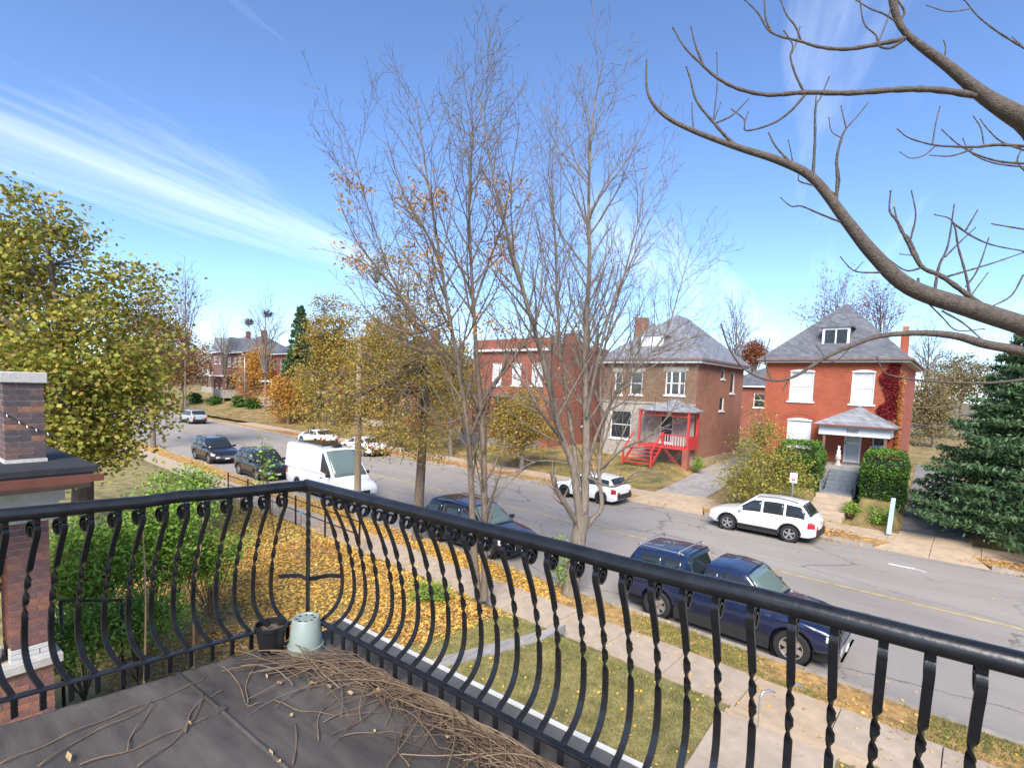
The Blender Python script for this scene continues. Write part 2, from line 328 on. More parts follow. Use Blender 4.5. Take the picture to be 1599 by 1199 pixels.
# pavements of separate slabs
def pavement(name, v0, v1, z, umin, umax, m, step=1.5):
    root = empty(name); root['kind'] = 'structure'; k = 0; u = umin
    me = MB().box(0, step-0.018, 0, v1-v0, -0.12, 0).mesh('slab')
    for mm in (m if isinstance(m, list) else [m]): pass
    mes = []
    for mm in (m if isinstance(m, list) else [m]):
        c = me.copy(); c.materials.append(mm); mes.append(c)
    while u < umax:
        o = link('slab', mes[int(rng.integers(len(mes)))], None, root); o.location = S(u, v0, z+float(rng.uniform(-0.006, 0.006))); o.rotation_euler = (R(float(rng.uniform(-0.25,0.25))), 0, -AL)
        u += step
    bed = strip('bed', umin, umax, v0-0.02, v1+0.02, z-0.05, M['soil'], root); return root
pavement('near_pavement', V_SW0, V_SW1, 0.15, -66, 12, [M['concrete'], M['concrete_warm'], M['concrete']])
pavement('far_pavement', V_FS0, V_FS1, 0.15, -70, 15, [M['concrete_warm'], M['concrete'], M['concrete_warm']])
tag(strip('near_verge', -96, 24, V_SW1, V_C0-0.16, 0.11, M['leafy_ground'], nu=60, nv=2), kind='structure')
fv = empty('far_verge'); fv['kind'] = 'structure'
for a_, b_ in FAR_SPANS: strip('verge_strip', a_, b_, V_C1+0.16, V_FS0, 0.11, M['leafy_ground'], fv, nu=30, nv=2)
# near yard: level lawn with a short bank down to the pavement
def sstep(x, a, b): t = np.clip((x-a)/(b-a), 0, 1); return t*t*(3-2*t)
def near_z(u, v): return 0.13+0.32*(1-sstep(v, 9.0, 9.95))+0.02*np.sin(u*1.3+v)*(1-sstep(v, 9.0, 9.9))
us = np.linspace(-66, 20, 173); vs = np.linspace(-14, V_SW0-0.005, 60)
UU, VV = np.meshgrid(us, vs); ZZ = near_z(UU, VV)
V = np.stack([UU*CA+VV*SA, -UU*SA+VV*CA, ZZ], -1).reshape(-1, 3); nu = len(us)
F = [(j*nu+i, j*nu+i+1, (j+1)*nu+i+1, (j+1)*nu+i) for j in range(len(vs)-1) for i in range(nu-1)]
tag(link('near_yard', mesh_np('near_yard', V, F, True), M['lawn']), kind='structure')
# far yards with the bank before the red house, driveways kept low
def far_z(x, y):
    v = y*CA+x*SA
    m3 = sstep(x, -8.9, -8.0)*(1-sstep(x, -0.55, -0.05))
    z3 = 0.13+0.95*sstep(v, 28.7, 31.2)+0.75*sstep(v, 31.2, 35.5)
    m2 = 1-sstep(x, -12.6, -11.8)
    z2 = 0.13+0.7*sstep(v, 29.0, 36.0)
    zd = 0.13+0.45*sstep(v, 29.0, 40.0)
    z = zd*(1-m3)*(1-m2)+z3*m3+z2*m2
    cut = sstep(x, -3.95, -3.7)*(1-sstep(x, -2.05, -1.8))*sstep(v, 28.5, 28.7)*(1-sstep(v, 35, 35.3)); z = z*(1-cut)+cut*np.minimum(z, 0.05)
    return z+2.2*sstep(-x, 55, 110)*sstep(v, 31, 48)
xs = np.concatenate([np.linspace(-180, -40, 71), np.linspace(-39.6, 20, 299), np.linspace(21, 60, 20)]); ys = np.concatenate([np.linspace(24, 40, 65), np.linspace(40.5, 120, 60)])
XX, YY = np.meshgrid(xs, ys); ZZ = far_z(XX, YY); vv = YY*CA+XX*SA
V = np.stack([XX, YY, ZZ], -1).reshape(-1, 3); nu = len(xs); okv = (vv >= V_FS1-0.25).reshape(-1)
F = np.array([(j*nu+i, j*nu+i+1, (j+1)*nu+i+1, (j+1)*nu+i) for j in range(len(ys)-1) for i in range(nu-1)])
F = F[okv[F].all(1)]
tag(link('far_yards', mesh_np('far_yards', V, F, True), mat('far_lawn', (0.11,0.13,0.04), 0.95, 0.4, 0.9, 0.4, 30, c2=(0.27,0.18,0.07))), kind='structure')
for a_, b_ in ((0.78,0.23), (-2.78,-2.23), (-14.28,-13.7), (-9.72,-10.3)):
    q = MB(); q.add([S(a_,V_C1+0.0,0.10), S(a_,V_FS0,0.108), S(b_,V_FS0,0.108), S(b_,V_FS0,-0.1), S(a_,V_C1,-0.1), S(a_,V_FS0,-0.1)], [(0,1,2),(0,2,3,4)]); q.build('verge_corner', M['leafy_ground'], fv)
def drape(name, poly_uv, dz, m, n=14):     # sheet laid over the far yards between two side lines (XY)
    (a0, a1), (b0, b1) = poly_uv; b = MB()
    for i in range(n+1):
        t = i/n
        for q0, q1 in ((a0, a1), (b0, b1)):
            x = q0[0]+(q1[0]-q0[0])*t; y = q0[1]+(q1[1]-q0[1])*t; b.v.append((x, y, float(far_z(x, y))+dz))
    b.f = [(2*i, 2*i+1, 2*i+3, 2*i+2) for i in range(n)]; b.mi = [0]*n
    return b.build(name, m, fix=False)
tag(drape('left_driveway', (((-11.7,28.9),(-11.9,48)), ((-8.9,28.7),(-9.3,48))), 0.03, M['concrete_grey']), kind='structure')
tag(drape('right_driveway', (((-0.1,28.4),(0.5,56)), ((2.2,28.2),(3.0,56))), 0.03, M['drive']), kind='structure')
def apron(name, u0, u1):
    root = empty(name); root['kind'] = 'structure'; me = None
    for i in range(2):
        for j, (v0, v1, z0, z1) in enumerate(((V_C1-0.02, V_FS0, 0.012, 0.165), (V_FS0, V_FS1+0.5, 0.165, 0.19))):
            a = u0+(u1-u0)*i/2; c = u0+(u1-u0)*(i+1)/2-0.02; fl = 0.55 if j == 0 else 0
            b = MB(); e0 = fl if i == 0 else 0; e1 = fl if i == 1 else 0
            b.add([S(a-e0,v0,z0),S(c+e1,v0,z0),S(c,v1-0.02,z1),S(a,v1-0.02,z1),S(a-e0,v0,-0.1),S(c+e1,v0,-0.1),S(c,v1-0.02,-0.1),S(a,v1-0.02,-0.1)],
                  [(0,1,2,3),(4,7,6,5),(0,4,5,1),(1,5,6,2),(2,6,7,3),(3,7,4,0)]); b.build('slab', M['concrete_warm'], root)
apron('left_driveway_apron', -13.7, -10.3); apron('right_driveway_apron', -2.23, 0.23)
for (x0, y0, x1, y1, nm, m) in ((-2.3, 2.2, -0.25, 9.35, 'front_walk', M['concrete']), ):
    root = empty(nm); root['kind'] = 'structure'; n = 5
    for i in range(n):
        ya = y0+(y1-y0)*i/n; MB().box(x0, x1-0.3, ya, y0+(y1-y0)*(i+1)/n-0.02, 0.30, 0.475).build('slab', m, root)
    for k in range(2): MB().box(x0+0.0, x1+0.1, y1+0.02+0.36*k, y1+0.37+0.36*k, 0.0, 0.34-0.13*k).build('step', M['concrete_warm'], root)
root = empty('side_walk'); root['kind'] = 'structure'
for i in range(5):
    t0, t1 = i/5, (i+1)/5-0.01
    A = at_z(868, 985, 0.47); Bq = at_z(640, 1045, 0.47)
    q = lambda t, s_: (A[0]+(Bq[0]-A[0])*t, A[1]+(Bq[1]-A[1])*t+s_)
    b = MB(); b.add([(*q(t0,-0.55),0.475),(*q(t1,-0.55),0.475),(*q(t1,0.45),0.475),(*q(t0,0.45),0.475),(*q(t0,-0.55),0.3),(*q(t1,-0.55),0.3),(*q(t1,0.45),0.3),(*q(t0,0.45),0.3)], [(0,1,2,3),(4,7,6,5),(0,4,5,1),(1,5,6,2),(2,6,7,3),(3,7,4,0)])
    b.build('slab', M['concrete_grey'], root)
# ------------------------------------------------------------------ balcony floor of this building
DZ = 4.45
LD = np.array([-0.176, -0.984]); LN = np.array([-0.984, 0.176]); CX, CYR = -2.795, 1.71
bal = empty('balcony', (0,0,0)); tag(bal, 'flat dark membrane balcony floor inside the black iron railing', 'balcony')
def lx(y, off=0.0): return CX+(CYR-y)*LD[0]/(-LD[1])*1.0+off
s1 = at_z(262, 1040, DZ); s2 = at_z(470, 1212, DZ); sd_ = (s2-s1)/np.linalg.norm(s2-s1)
YS = 1.063
def sheet(name, pts, z, th, m): 
    b = MB(); b.prism([(p[0], p[1]) for p in pts], z-th, z, axis='z'); return b.build(name, m, bal)
yb = -1.6
sheet('membrane_sheet', [(lx(yb,-0.03), yb), (2.6, yb), (2.6, YS-0.004), (lx(YS,-0.03), YS-0.004)], DZ-0.003, 0.12, M['membrane'])
sheet('membrane_sheet', [(lx(YS,-0.03), YS), (2.6, YS), (2.6, 1.86), (lx(1.86,-0.03), 1.86)], DZ, 0.12, M['membrane'])
b = MB(); b.tube([(x_, YS+float(rng.normal(0,0.003)), DZ+0.002) for x_ in np.linspace(lx(YS,-0.03), 2.6, 12)], 0.010, 6); b.build('seam_bead', M['membrane'], bal, True)
b = MB(); b.obox((-2.45, YS, DZ+0.008), ((1,0,0),(0,1,0),(0,0,1)), (0.018,0.018,0.006)); b.build('seam_patch', M['membrane'], bal)
MB().box(lx(1.84,-0.05), 2.6, 1.86, 1.955, DZ-0.11, DZ+0.028).build('edge_curb', M['membrane_edge'], bal, bevel=0.008)
MB().box(lx(1.84,-0.06), 2.6, 1.957, 1.975, DZ-0.16, DZ+0.035).build('edge_flashing', M['white_metal'], bal)
MB().box(-2.55, 2.6, -2.0, 1.75, 0.2, DZ-0.13).build('porch_body', M['dark_brick'], bal)
# ------------------------------------------------------------------ railing
RZ, BZ = CAM_H-0.62, CAM_H-2.3*0.62
rail = empty('balcony_railing', (CX, CYR, DZ)); tag(rail, 'black wrought iron railing with twisted belly bars and scroll tops', 'railing')
def rl(p): return (p[0]-CX, p[1]-CYR, p[2]-DZ)
REND = 2.3; LEN = 2.1
lend = np.array([CX, CYR])+LD*LEN
def rr(n, a, b_, z, r, jit=0.002):
    t = np.linspace(0, 1, n); return [rl((a[0]+(b_[0]-a[0])*k, a[1]+(b_[1]-a[1])*k, z+float(rng.normal(0, jit)))) for k in t]
b = MB(); b.tube(rr(24, (CX-0.02, CYR), (REND, CYR+0.012), RZ, 0.031), 0.031, 14); b.build('top_rail', M['iron'], rail, True, 50)
b = MB(); b.tube(rr(14, (CX, CYR+0.0), lend, RZ-0.001, 0.031), 0.0305, 14); b.build('top_rail', M['iron'], rail, True, 50)
b = MB(); b.lathe([(0.001,-0.034),(0.024,-0.024),(0.0345,0),(0.024,0.024),(0.001,0.034)], 14, rl((CX,CYR,RZ))); b.build('corner_knuckle', M['iron'], rail, True)
b = MB(); b.beam(rl((CX, CYR+0.02, BZ)), rl((REND, CYR+0.03, BZ)), 0.036, 0.013); b.build('bottom_bar', M['iron'], rail, bevel=0.003)
b = MB(); b.beam(rl((CX, CYR, BZ-0.001)), rl((lend[0], lend[1], BZ-0.001)), 0.036, 0.013); b.build('bottom_bar', M['iron'], rail, bevel=0.003)
PROF = [(0,-0.095),(0,-0.05),(0,-0.01),(0.028,0.014),(0.072,0.036),(0.112,0.072),(0.138,0.12),(0.149,0.175),(0.149,0.23),(0.143,0.29),(0.134,0.35),(0.121,0.41),(0.106,0.47),(0.088,0.53),(0.066,0.59),(0.042,0.645),(0.020,0.69),(0.010,0.722)]
def catmull(P, k):
    P = np.array(P, float); Q = np.vstack([2*P[0]-P[1], P, 2*P[-1]-P[-2]]); o = []
    for i in range(1, len(Q)-2):
        for t in np.linspace(0, 1, k, endpoint=False):
            a, b_, c, d = Q[i-1], Q[i], Q[i+1], Q[i+2]
            o.append(0.5*((2*b_)+(-a+c)*t+(2*a-5*b_+4*c-d)*t*t+(-a+3*b_-3*c+d)*t**3))
    o.append(P[-1]); return np.array(o)
def flat_sweep(mb, path, wd, th, tw):        # path in (o, h); bar width lies along the rail (local y)
    P = np.array(path); T = np.gradient(P, axis=0); T /= np.linalg.norm(T, axis=1)[:, None]
    vs = []
    for (o_, h), t, a in zip(P, T, tw):
        nx = np.array([t[1], 0, -t[0]]); wy = np.array([0, 1.0, 0])
        A = wy*math.cos(a)+nx*math.sin(a); B_ = -wy*math.sin(a)+nx*math.cos(a); c = np.array([o_, 0, h])
        for sx, sy in ((-1,-1),(1,-1),(1,1),(-1,1)): vs.append(c+A*wd/2*sx+B_*th/2*sy)
    n = len(P); fs = [(i*4+k, i*4+(k+1) % 4, i*4+4+(k+1) % 4, i*4+4+k) for i in range(n-1) for k in range(4)]+[(3,2,1,0), tuple(n*4-4+k for k in range(4))]
    mb.add(vs, fs)
bp = catmull(PROF, 4); hh = bp[:, 1]
tw = np.clip((hh-0.30)/0.24, 0, 1)*math.pi*3
bar = MB(); flat_sweep(bar, bp, 0.025, 0.009, tw); bar_me = bar.mesh('baluster', True, 40); bar_me.materials.append(M['iron'])
sc_pts = [(0.010, 0.718)]
for k in range(34):
    t = k/33; an = math.pi-t*math.pi*3.4; r_ = 0.042*(1-0.62*t); sc_pts.append((0.051+math.cos(an)*r_*1.0-0.002*t, 0.724+math.sin(an)*r_-0.014*t))
scb = MB(); flat_sweep(scb, sc_pts, 0.024, 0.0065, [0]*len(sc_pts)); scr_me = scb.mesh('scroll', True, 40); scr_me.materials.append(M['iron'])
tk = MB(); tk.obox((0.018, 0, 0.762), ((1,0,0),(0,1,0),(0,0,1)), (0.012, 0.011, 0.012)); tk_me = tk.mesh('weld_tab'); tk_me.materials.append(M['iron'])
def baluster(p, ang):
    o = link('baluster', bar_me, None, rail); o.location = rl((p[0], p[1], BZ)); o.rotation_euler = (R(float(rng.normal(0,0.5))), 0, ang+R(float(rng.normal(0,1.2))))
    s_ = link('scroll', scr_me, None, o); link('weld_tab', tk_me, None, o); return o
x = CX+0.105
while x < REND-0.05:
    baluster((x, CYR+0.02), R(90)); x += 0.1105+float(rng.normal(0, 0.002))
t = 0.115; angL = math.atan2(LN[1], LN[0])
while t < LEN-0.03:
    q = np.array([CX, CYR])+LD*t; ob = baluster(q, angL+R(27)); ob.scale = (0.85, 1, 1); t += 0.098+float(rng.normal(0, 0.0015))
post = MB(); hp = np.linspace(-0.095, 0.80, 60); flat_sweep(post, [(0, h) for h in hp], 0.020, 0.020, np.clip((hp-0.40)/0.26, 0, 1)*math.pi*2.5)
o = post.build('corner_post', M['iron'], rail, True, 40); o.location = rl((CX+0.0, CYR+0.004, BZ)); o.rotation_euler = (0, 0, R(40))
pL = np.array([CX, CYR])+LD*0.115+LN*0.149; pR = np.array([CX+0.105, CYR+0.02+0.149]); pc = np.array([CX-0.006, CYR+0.012])
arc = catmull([(*pL, 0), (*(pL*0.45+pc*0.55+LN*0.02+np.array([0,0.03])), 0), (*pc, 0), (*(pR*0.45+pc*0.55+np.array([-0.01,0.04])), 0), (*pR, 0)], 5)
b = MB()
for i in range(len(arc)-1): b.beam(rl((arc[i][0], arc[i][1], BZ+0.235)), rl((arc[i+1][0], arc[i+1][1], BZ+0.235)), 0.010, 0.024)
b.build('corner_hoop', M['iron'], rail)
# ------------------------------------------------------------------ pots and dry vine stems on the floor
pk = at_z(424, 1015, DZ); bpot = empty('plant_pot', (pk[0], pk[1], DZ)); tag(bpot, 'small black plastic plant pot with dry soil in the corner', 'plant pot', 'pots in the balcony corner')
b = MB(); b.lathe([(0.001,0.004),(0.058,0.004),(0.062,0.0),(0.080,0.135),(0.088,0.137),(0.088,0.158),(0.081,0.158),(0.077,0.12),(0.001,0.118)], 28); b.build('pot_body', mat('black_plastic', (0.012,0.012,0.014), 0.35, 0.2), bpot, True, 35)
b = MB(); b.lathe([(0.001,0.128),(0.04,0.131),(0.077,0.124)], 20); b.build('soil', M['soil'], bpot)
pk = at_z(478, 1012, DZ); gpot = empty('plant_pot', (pk[0], pk[1], DZ)); tag(gpot, 'pale grey green plant pot standing upside down beside the black pot', 'plant pot', 'pots in the balcony corner')
m_gp = mat('grey_green_plastic', (0.24,0.29,0.255), 0.45, 0.1, 8)
b = MB(); b.lathe([(0.098,0.0),(0.099,0.03),(0.092,0.032),(0.075,0.182),(0.070,0.188),(0.062,0.186),(0.058,0.180),(0.001,0.180)], 30); b.build('pot_body', m_gp, gpot, True, 35)
hm = mat('drain_hole', (0.01,0.01,0.01), 0.9)
for k in range(8):
    a = k*math.pi/4+0.2; r_ = 0.047; b = MB(); b.lathe([(0.001,0.1815),(0.0085,0.1815)], 10, (r_*math.cos(a), r_*math.sin(a), 0)); b.build('drain_hole', hm, gpot, fix=False)
m_vine = mat('dry_vine', (0.17,0.115,0.072), 0.85, 0.35, 9); m_vine2 = mat_island('dry_vine_stems', [(0.075,0.048,0.032),(0.14,0.095,0.06),(0.22,0.16,0.105),(0.10,0.062,0.04)], 0.85, 0)
def vine_path(p0, ang, L, curl, n=14, z0=0.008, lift=0.0):
    pts = []; x_, y_ = p0; a = ang
    for i in range(n):
        t = i/(n-1); pts.append((x_, y_, z0+lift*math.sin(t*math.pi)+0.004*math.sin(7*t+ang)))
        a += curl/n+float(rng.normal(0, 0.10)); x_ += math.cos(a)*L/n; y_ += math.sin(a)*L/n
    return pts
hb = MB()
hpath = [at_z(x_, y_, DZ)[:2] for x_, y_ in ((425,1035),(500,1050),(580,1062),(650,1090),(715,1130),(765,1172),(820,1215),(900,1270))]
for k in range(330):
    t = float(rng.beta(1.3, 1.0))*(len(hpath)-1.01); i = int(t); q = hpath[i]*(1-(t-i))+hpath[i+1]*(t-i); d = hpath[i+1]-hpath[i]
    L = float(rng.uniform(0.25, 0.85)); a = math.atan2(d[1], d[0])+float(rng.normal(0, 0.28))+(math.pi if rng.random() < 0.5 else 0)
    off = np.array([-d[1], d[0]])/np.linalg.norm(d)*float(rng.normal(0.0, 0.042)); q = q+off-np.array([math.cos(a), math.sin(a)])*L/2
    pts = vine_path(q, a, L, float(rng.normal(0, 0.7)), 10, 0.006+float(rng.uniform(0, 0.05)), float(rng.uniform(0, 0.035)))
    pts = [(p[0], min(p[1], 1.69), p[2]+DZ) for p in pts]; r0 = float(rng.uniform(0.0018, 0.0038)); hb.tube(pts, np.linspace(r0, r0*0.6, len(pts)), 5, False)
heap = hb.build('dry_vine_heap', m_vine2, None, True, fix=False); tag(heap, 'long heap of dry brown vine stems along the balcony railing', 'vine stems', kind='stuff')
loose = [((0,1195),(70,1165),(150,1130),(215,1105),(290,1075),(322,1058)),((60,1199),(135,1150),(200,1122),(238,1098)),((200,1174),(205,1150),(225,1125),(240,1100)),((215,1199),(270,1160),(305,1120),(318,1085)),((290,1145),(300,1110),(325,1090),(350,1080)),((125,1196),(210,1170),(280,1140),(330,1120)),
  ((425,1095),(470,1110),(520,1117),(600,1115)),((498,1158),(497,1125),(510,1105),(540,1085)),((458,1195),(463,1165),(462,1130)),((533,1152),(590,1144),(640,1150)),((345,1040),(372,1065),(385,1100),(408,1100)),((388,1099),(385,1070),(400,1040),(410,1020)),((640,1199),(622,1170),(640,1130),(662,1110)),((600,1085),(612,1110),(602,1135)),((505,1130),(560,1105),(610,1092))]
ORD = ['first','second','third','fourth','fifth','sixth','seventh','eighth','ninth','tenth','eleventh','twelfth','thirteenth','fourteenth','fifteenth']
for k, pp in enumerate(sorted(loose, key=lambda q: sum(i[0] for i in q)/len(q))):
    P3 = catmull([at_z(x_, y_, DZ) for x_, y_ in pp], 5); P3[:, 2] = DZ+0.008+0.006*np.sin(np.arange(len(P3)))
    c = P3[0].copy(); b = MB(); b.tube(P3-c, np.linspace(0.0034, 0.0018, len(P3)), 5); o = b.build('vine_stem', m_vine, None, True, loc=tuple(c)); tag(o, 'loose dry vine stem on the balcony floor, '+ORD[k]+' from the left', 'vine stem', 'loose vine stems on the balcony floor')
for k, (px, py, s_) in enumerate(sorted(((382,1012,0.035),(437,1067,0.028),(490,1068,0.03),(515,1073,0.025),(548,1083,0.03),(590,1082,0.045),(455,1118,0.022),(436,1190,0.02),(424,1176,0.016),(585,1143,0.018),(108,1183,0.03),(297,1130,0.012),(700,1152,0.02),(417,1057,0.016),(487,1040,0.02)))):
    p = at_z(px, py, DZ+0.012); b = MB(); a = float(rng.uniform(0, 6.3)); pts = []
    for q, r_, h in ((0,1,0.0),(1,0.55,0.012),(2,0.7,0.006),(3,1.05,0.014),(4,0.6,0.004),(5,0.75,0.012)): pts.append((math.cos(a+q*1.047)*s_*r_, math.sin(a+q*1.047)*s_*r_*0.55, h))
    b.add([(0,0,0.004)]+pts, [(0,i+1,(i+1) % 6+1) for i in range(6)]); o = b.build('dry_leaf', mat('tan_dry_leaf_%d' % k, (0.50,0.34,0.16), 0.8, 0.25, 30), None, True, loc=(p[0], p[1], DZ+0.012)); tag(o, 'curled tan dry leaf on the balcony floor, '+ORD[k]+' from the left', 'leaf', 'dry leaves on the balcony floor')
# ------------------------------------------------------------------ neighbouring porch at the left
NX = -7.3
nb = empty('neighbour_porch', (NX, 1.4, 0.45)); tag(nb, 'brick porch next door with flat black roof, brown gutter and brick pier', 'porch')
def nl(b): b.v = [(x-NX, y-1.4, z-0.45) for x, y, z in b.v]; return b
bcols = [mat('pier_brick_%d' % i, c, 0.85, 0.25, 12, 0.3, 60) for i, c in enumerate(((0.105,0.07,0.068),(0.125,0.078,0.07),(0.15,0.085,0.068),(0.26,0.125,0.075),(0.085,0.064,0.066)))]
rcols = [mat('column_brick_%d' % i, c, 0.85, 0.22, 12, 0.3, 60) for i, c in enumerate(((0.26,0.12,0.088),(0.22,0.105,0.085),(0.33,0.14,0.085),(0.20,0.10,0.088)))]
_bm = {}
def brick(parent, x0, x1, y0, y1, z0, z1, cols, wts):
    k = int(rng.choice(len(cols), p=wts)); key = (round(x1-x0,3), round(y1-y0,3), round(z1-z0,3), cols[k].name)
    if key not in _bm:
        me = MB().box(-(x1-x0)/2,(x1-x0)/2,-(y1-y0)/2,(y1-y0)/2,-(z1-z0)/2,(z1-z0)/2).mesh('brick'); me.materials.append(cols[k]); _bm[key] = me
    o = link('brick', _bm[key], None, parent); o.location = ((x0+x1)/2-NX+float(rng.uniform(-0.002,0.002)), (y0+y1)/2-1.4, (z0+z1)/2-0.45); return o
def pier(name, y0, y1, z0, z1, n, cols, wts, dx=0.42):
    core = nl(MB().box(NX-dx+0.006, NX-0.008, y0+0.008, y1-0.008, z0, z1)).build(name, M['mortar'], nb); ch = (z1-z0)/n; w_ = y1-y0; j = 0.010
    for i in range(n):
        a, c = z0+i*ch+j/2, z0+(i+1)*ch-j/2; cut = y0+w_*(0.655 if i % 2 else 0.33)
        brick(core, NX-0.1, NX, y0, cut-j/2, a, c, cols, wts); brick(core, NX-0.1, NX, cut+j/2, y1, a, c, cols, wts)
        for q in range(2):
            xa = NX-0.103-q*0.16; brick(core, xa-0.15, xa-0.006, y0, y0+0.1, a, c, cols, wts); brick(core, xa-0.15, xa-0.006, y1-0.1, y1, a, c, cols, wts)
    return core
W1 = [0.3,0.25,0.2,0.1,0.15]; W2 = [0.35,0.25,0.2,0.2]
pier('chimney_pier', 1.10, 1.415, 5.065, 5.855, 13, bcols, W1)
nl(MB().box(NX-0.46, NX+0.03, 1.075, 1.445, 5.855, 5.965)).build('pier_cap', M['trim_worn'], nb, bevel=0.008)
nl(MB().box(NX-0.44, NX+0.02, 1.09, 1.425, 5.03, 5.064)).build('pier_flashing', M['trim_worn'], nb)
nl(MB().box(-10.5, -6.72, -3.2, 1.72, 4.955, 5.03)).build('flat_roof', mat('black_roofing', (0.028,0.028,0.030), 0.7, 0.25, 5, 0.2), nb, bevel=0.01)
nl(MB().prism([(-6.72,4.865),(-6.63,4.875),(-6.615,4.95),(-6.635,4.95),(-6.65,4.89),(-6.72,4.885)], -3.2, 1.74)).build('gutter', M['gutter'], nb)
nl(MB().box(-10.4, -6.74, -3.1, 1.66, 4.80, 4.95)).build('soffit_board', M['wood_trim'], nb)
for k, (dx_, z0, z1) in enumerate(((0.16,4.62,4.80),(0.10,4.50,4.618),(0.05,4.40,4.498))): nl(MB().box(NX-0.55, NX+dx_, -3.0, 1.42+dx_*0.7, z0, z1)).build('entablature_board', M['trim_worn'], nb, bevel=0.006)
pier('brick_column', 1.085, 1.42, 3.06, 4.40, 19, rcols, W2)
nl(MB().box(NX-0.5, NX+0.05, -3.0, 1.50, 2.80, 2.90)).build('parapet_cap', M['trim_worn'], nb, bevel=0.01)
wc = [mat('white_painted_brick', (0.66,0.64,0.60), 0.7, 0.12, 9, 0.2)]
core = nl(MB().box(NX-0.42, NX-0.004, 1.09, 1.425, 2.90, 3.06)).build('white_brick_base', mat('dark_joint', (0.08,0.075,0.07), 0.9), nb)
for i in range(3):
    a, c = 2.903+i*0.052, 2.949+i*0.052; cut = 1.2+0.11*(i % 2); brick(core, NX-0.1, NX+0.008, 1.075, cut-0.005, a, c, wc, [1.0]); brick(core, NX-0.1, NX+0.008, cut+0.005, 1.435, a, c, wc, [1.0])
core = nl(MB().box(NX-0.4, NX-0.008, -3.0, 1.41, 0.3, 2.80)).build('parapet_wall', M['mortar'], nb)
for i in range(26):
    a = 2.795-(i+1)*0.0705; y_ = 1.42-(0.105 if i % 2 else 0.0)
    if i % 2: brick(core, NX-0.1, NX, 1.325, 1.42, a, a+0.0605, rcols, W2)
    while y_ > -0.4: brick(core, NX-0.1, NX, y_-0.2, y_, a, a+0.0605, rcols, W2); y_ -= 0.21
nl(MB().box(NX-0.1, NX-0.001, -3.0, -0.62, 0.3, 2.797)).build('parapet_rest', M['side_brick'], nb)
nl(MB().box(-10.3, NX-0.41, -3.0, 1.3, 0.3, 2.2)).build('porch_floor', M['concrete_grey'], nb)
nl(MB().box(-10.6, -10.3, -3.0, 1.3, 0.3, 4.8)).build('house_wall', M['side_brick'], nb)
o = pier('brick_column', 0.36, 0.69, 2.90, 4.40, 20, rcols, W2)
wp = [(NX-0.02, 0.95, 5.62), (NX+0.012, 1.12, 5.535), (NX+0.014, 1.25, 5.43), (NX+0.014, 1.36, 5.37), (NX+0.05, 1.50, 5.30)]
sl = empty('string_lights', wp[0]); tag(sl, 'thin green string of fairy lights draped across the brick pier', 'string lights')
cw = catmull(wp, 6)-np.array(wp[0]); b = MB(); b.tube(cw, 0.004, 5); b.build('wire', mat('green_wire', (0.03,0.05,0.035), 0.5), sl, True)
for i in (6, 10, 13, 17, 21):
    q = cw[i]; b = MB(); b.tube([q, q+np.array([0.012,0.004,-0.02]), q+np.array([0.016,0.006,-0.032])], [0.004,0.006,0.002], 6); b.build('bulb', M['lamp_clear'], sl, True)
for (y_, r_, h, c, lb) in ((0.86, 0.10, 0.10, (0.45,0.33,0.16), 'tan bowl planter on the white ledge of the porch next door'), (1.02, 0.075, 0.17, (0.6,0.6,0.57), 'white flower pot on the ledge of the porch next door')):
    o = empty('flower_pot', (NX-0.16, y_-0.05, 2.90)); tag(o, lb, 'flower pot')
    b = MB(); b.lathe([(0.001,0),(r_*0.65,0),(r_,h*0.9),(r_*1.05,h),(r_*0.9,h),(r_*0.85,h*0.8),(0.001,h*0.78)], 22); b.build('pot_body', mat('pot_glaze', c, 0.5, 0.15), o, True, 40)
# ------------------------------------------------------------------ houses
def at_x(px, py, X):
    d = ray(px, py); return np.array([0, 0, CAM_H]) + d*(X/d[0])
def wall_front(W, z0, z1, ops, rev=0.14, x0=None):     # wall in the xz plane at y=0, outer face towards -y; ops = (xa, xb, za, zb)
    xa = -W/2 if x0 is None else x0; b = MB()
    X = sorted({xa, xa+W, *[o[0] for o in ops], *[o[1] for o in ops]}); Z = sorted({z0, z1, *[o[2] for o in ops], *[o[3] for o in ops]})
    for i in range(len(X)-1):
        for k in range(len(Z)-1):
            cx, cz = (X[i]+X[i+1])/2, (Z[k]+Z[k+1])/2
            if any(o[0] < cx < o[1] and o[2] < cz < o[3] for o in ops): continue
            b.add([(X[i],0,Z[k]),(X[i+1],0,Z[k]),(X[i+1],0,Z[k+1]),(X[i],0,Z[k+1])], [(0,1,2,3)])
    for o in ops:
        b.add([(o[0],0,o[2]),(o[1],0,o[2]),(o[1],0,o[3]),(o[0],0,o[3]),(o[0],rev,o[2]),(o[1],rev,o[2]),(o[1],rev,o[3]),(o[0],rev,o[3])], [(0,4,5,1),(1,5,6,2),(2,6,7,3),(3,7,4,0)])
    return b
def turn(b, side, W, D):      # take a front wall to another side of a W x D house
    f = {'front': lambda x,y,z: (x,y,z), 'right': lambda x,y,z: (W/2-y, x+D/2, z), 'left': lambda x,y,z: (-W/2+y, D/2-x, z), 'back': lambda x,y,z: (-x, D-y, z)}[side]
    b.v = [f(*p) for p in b.v]; return b
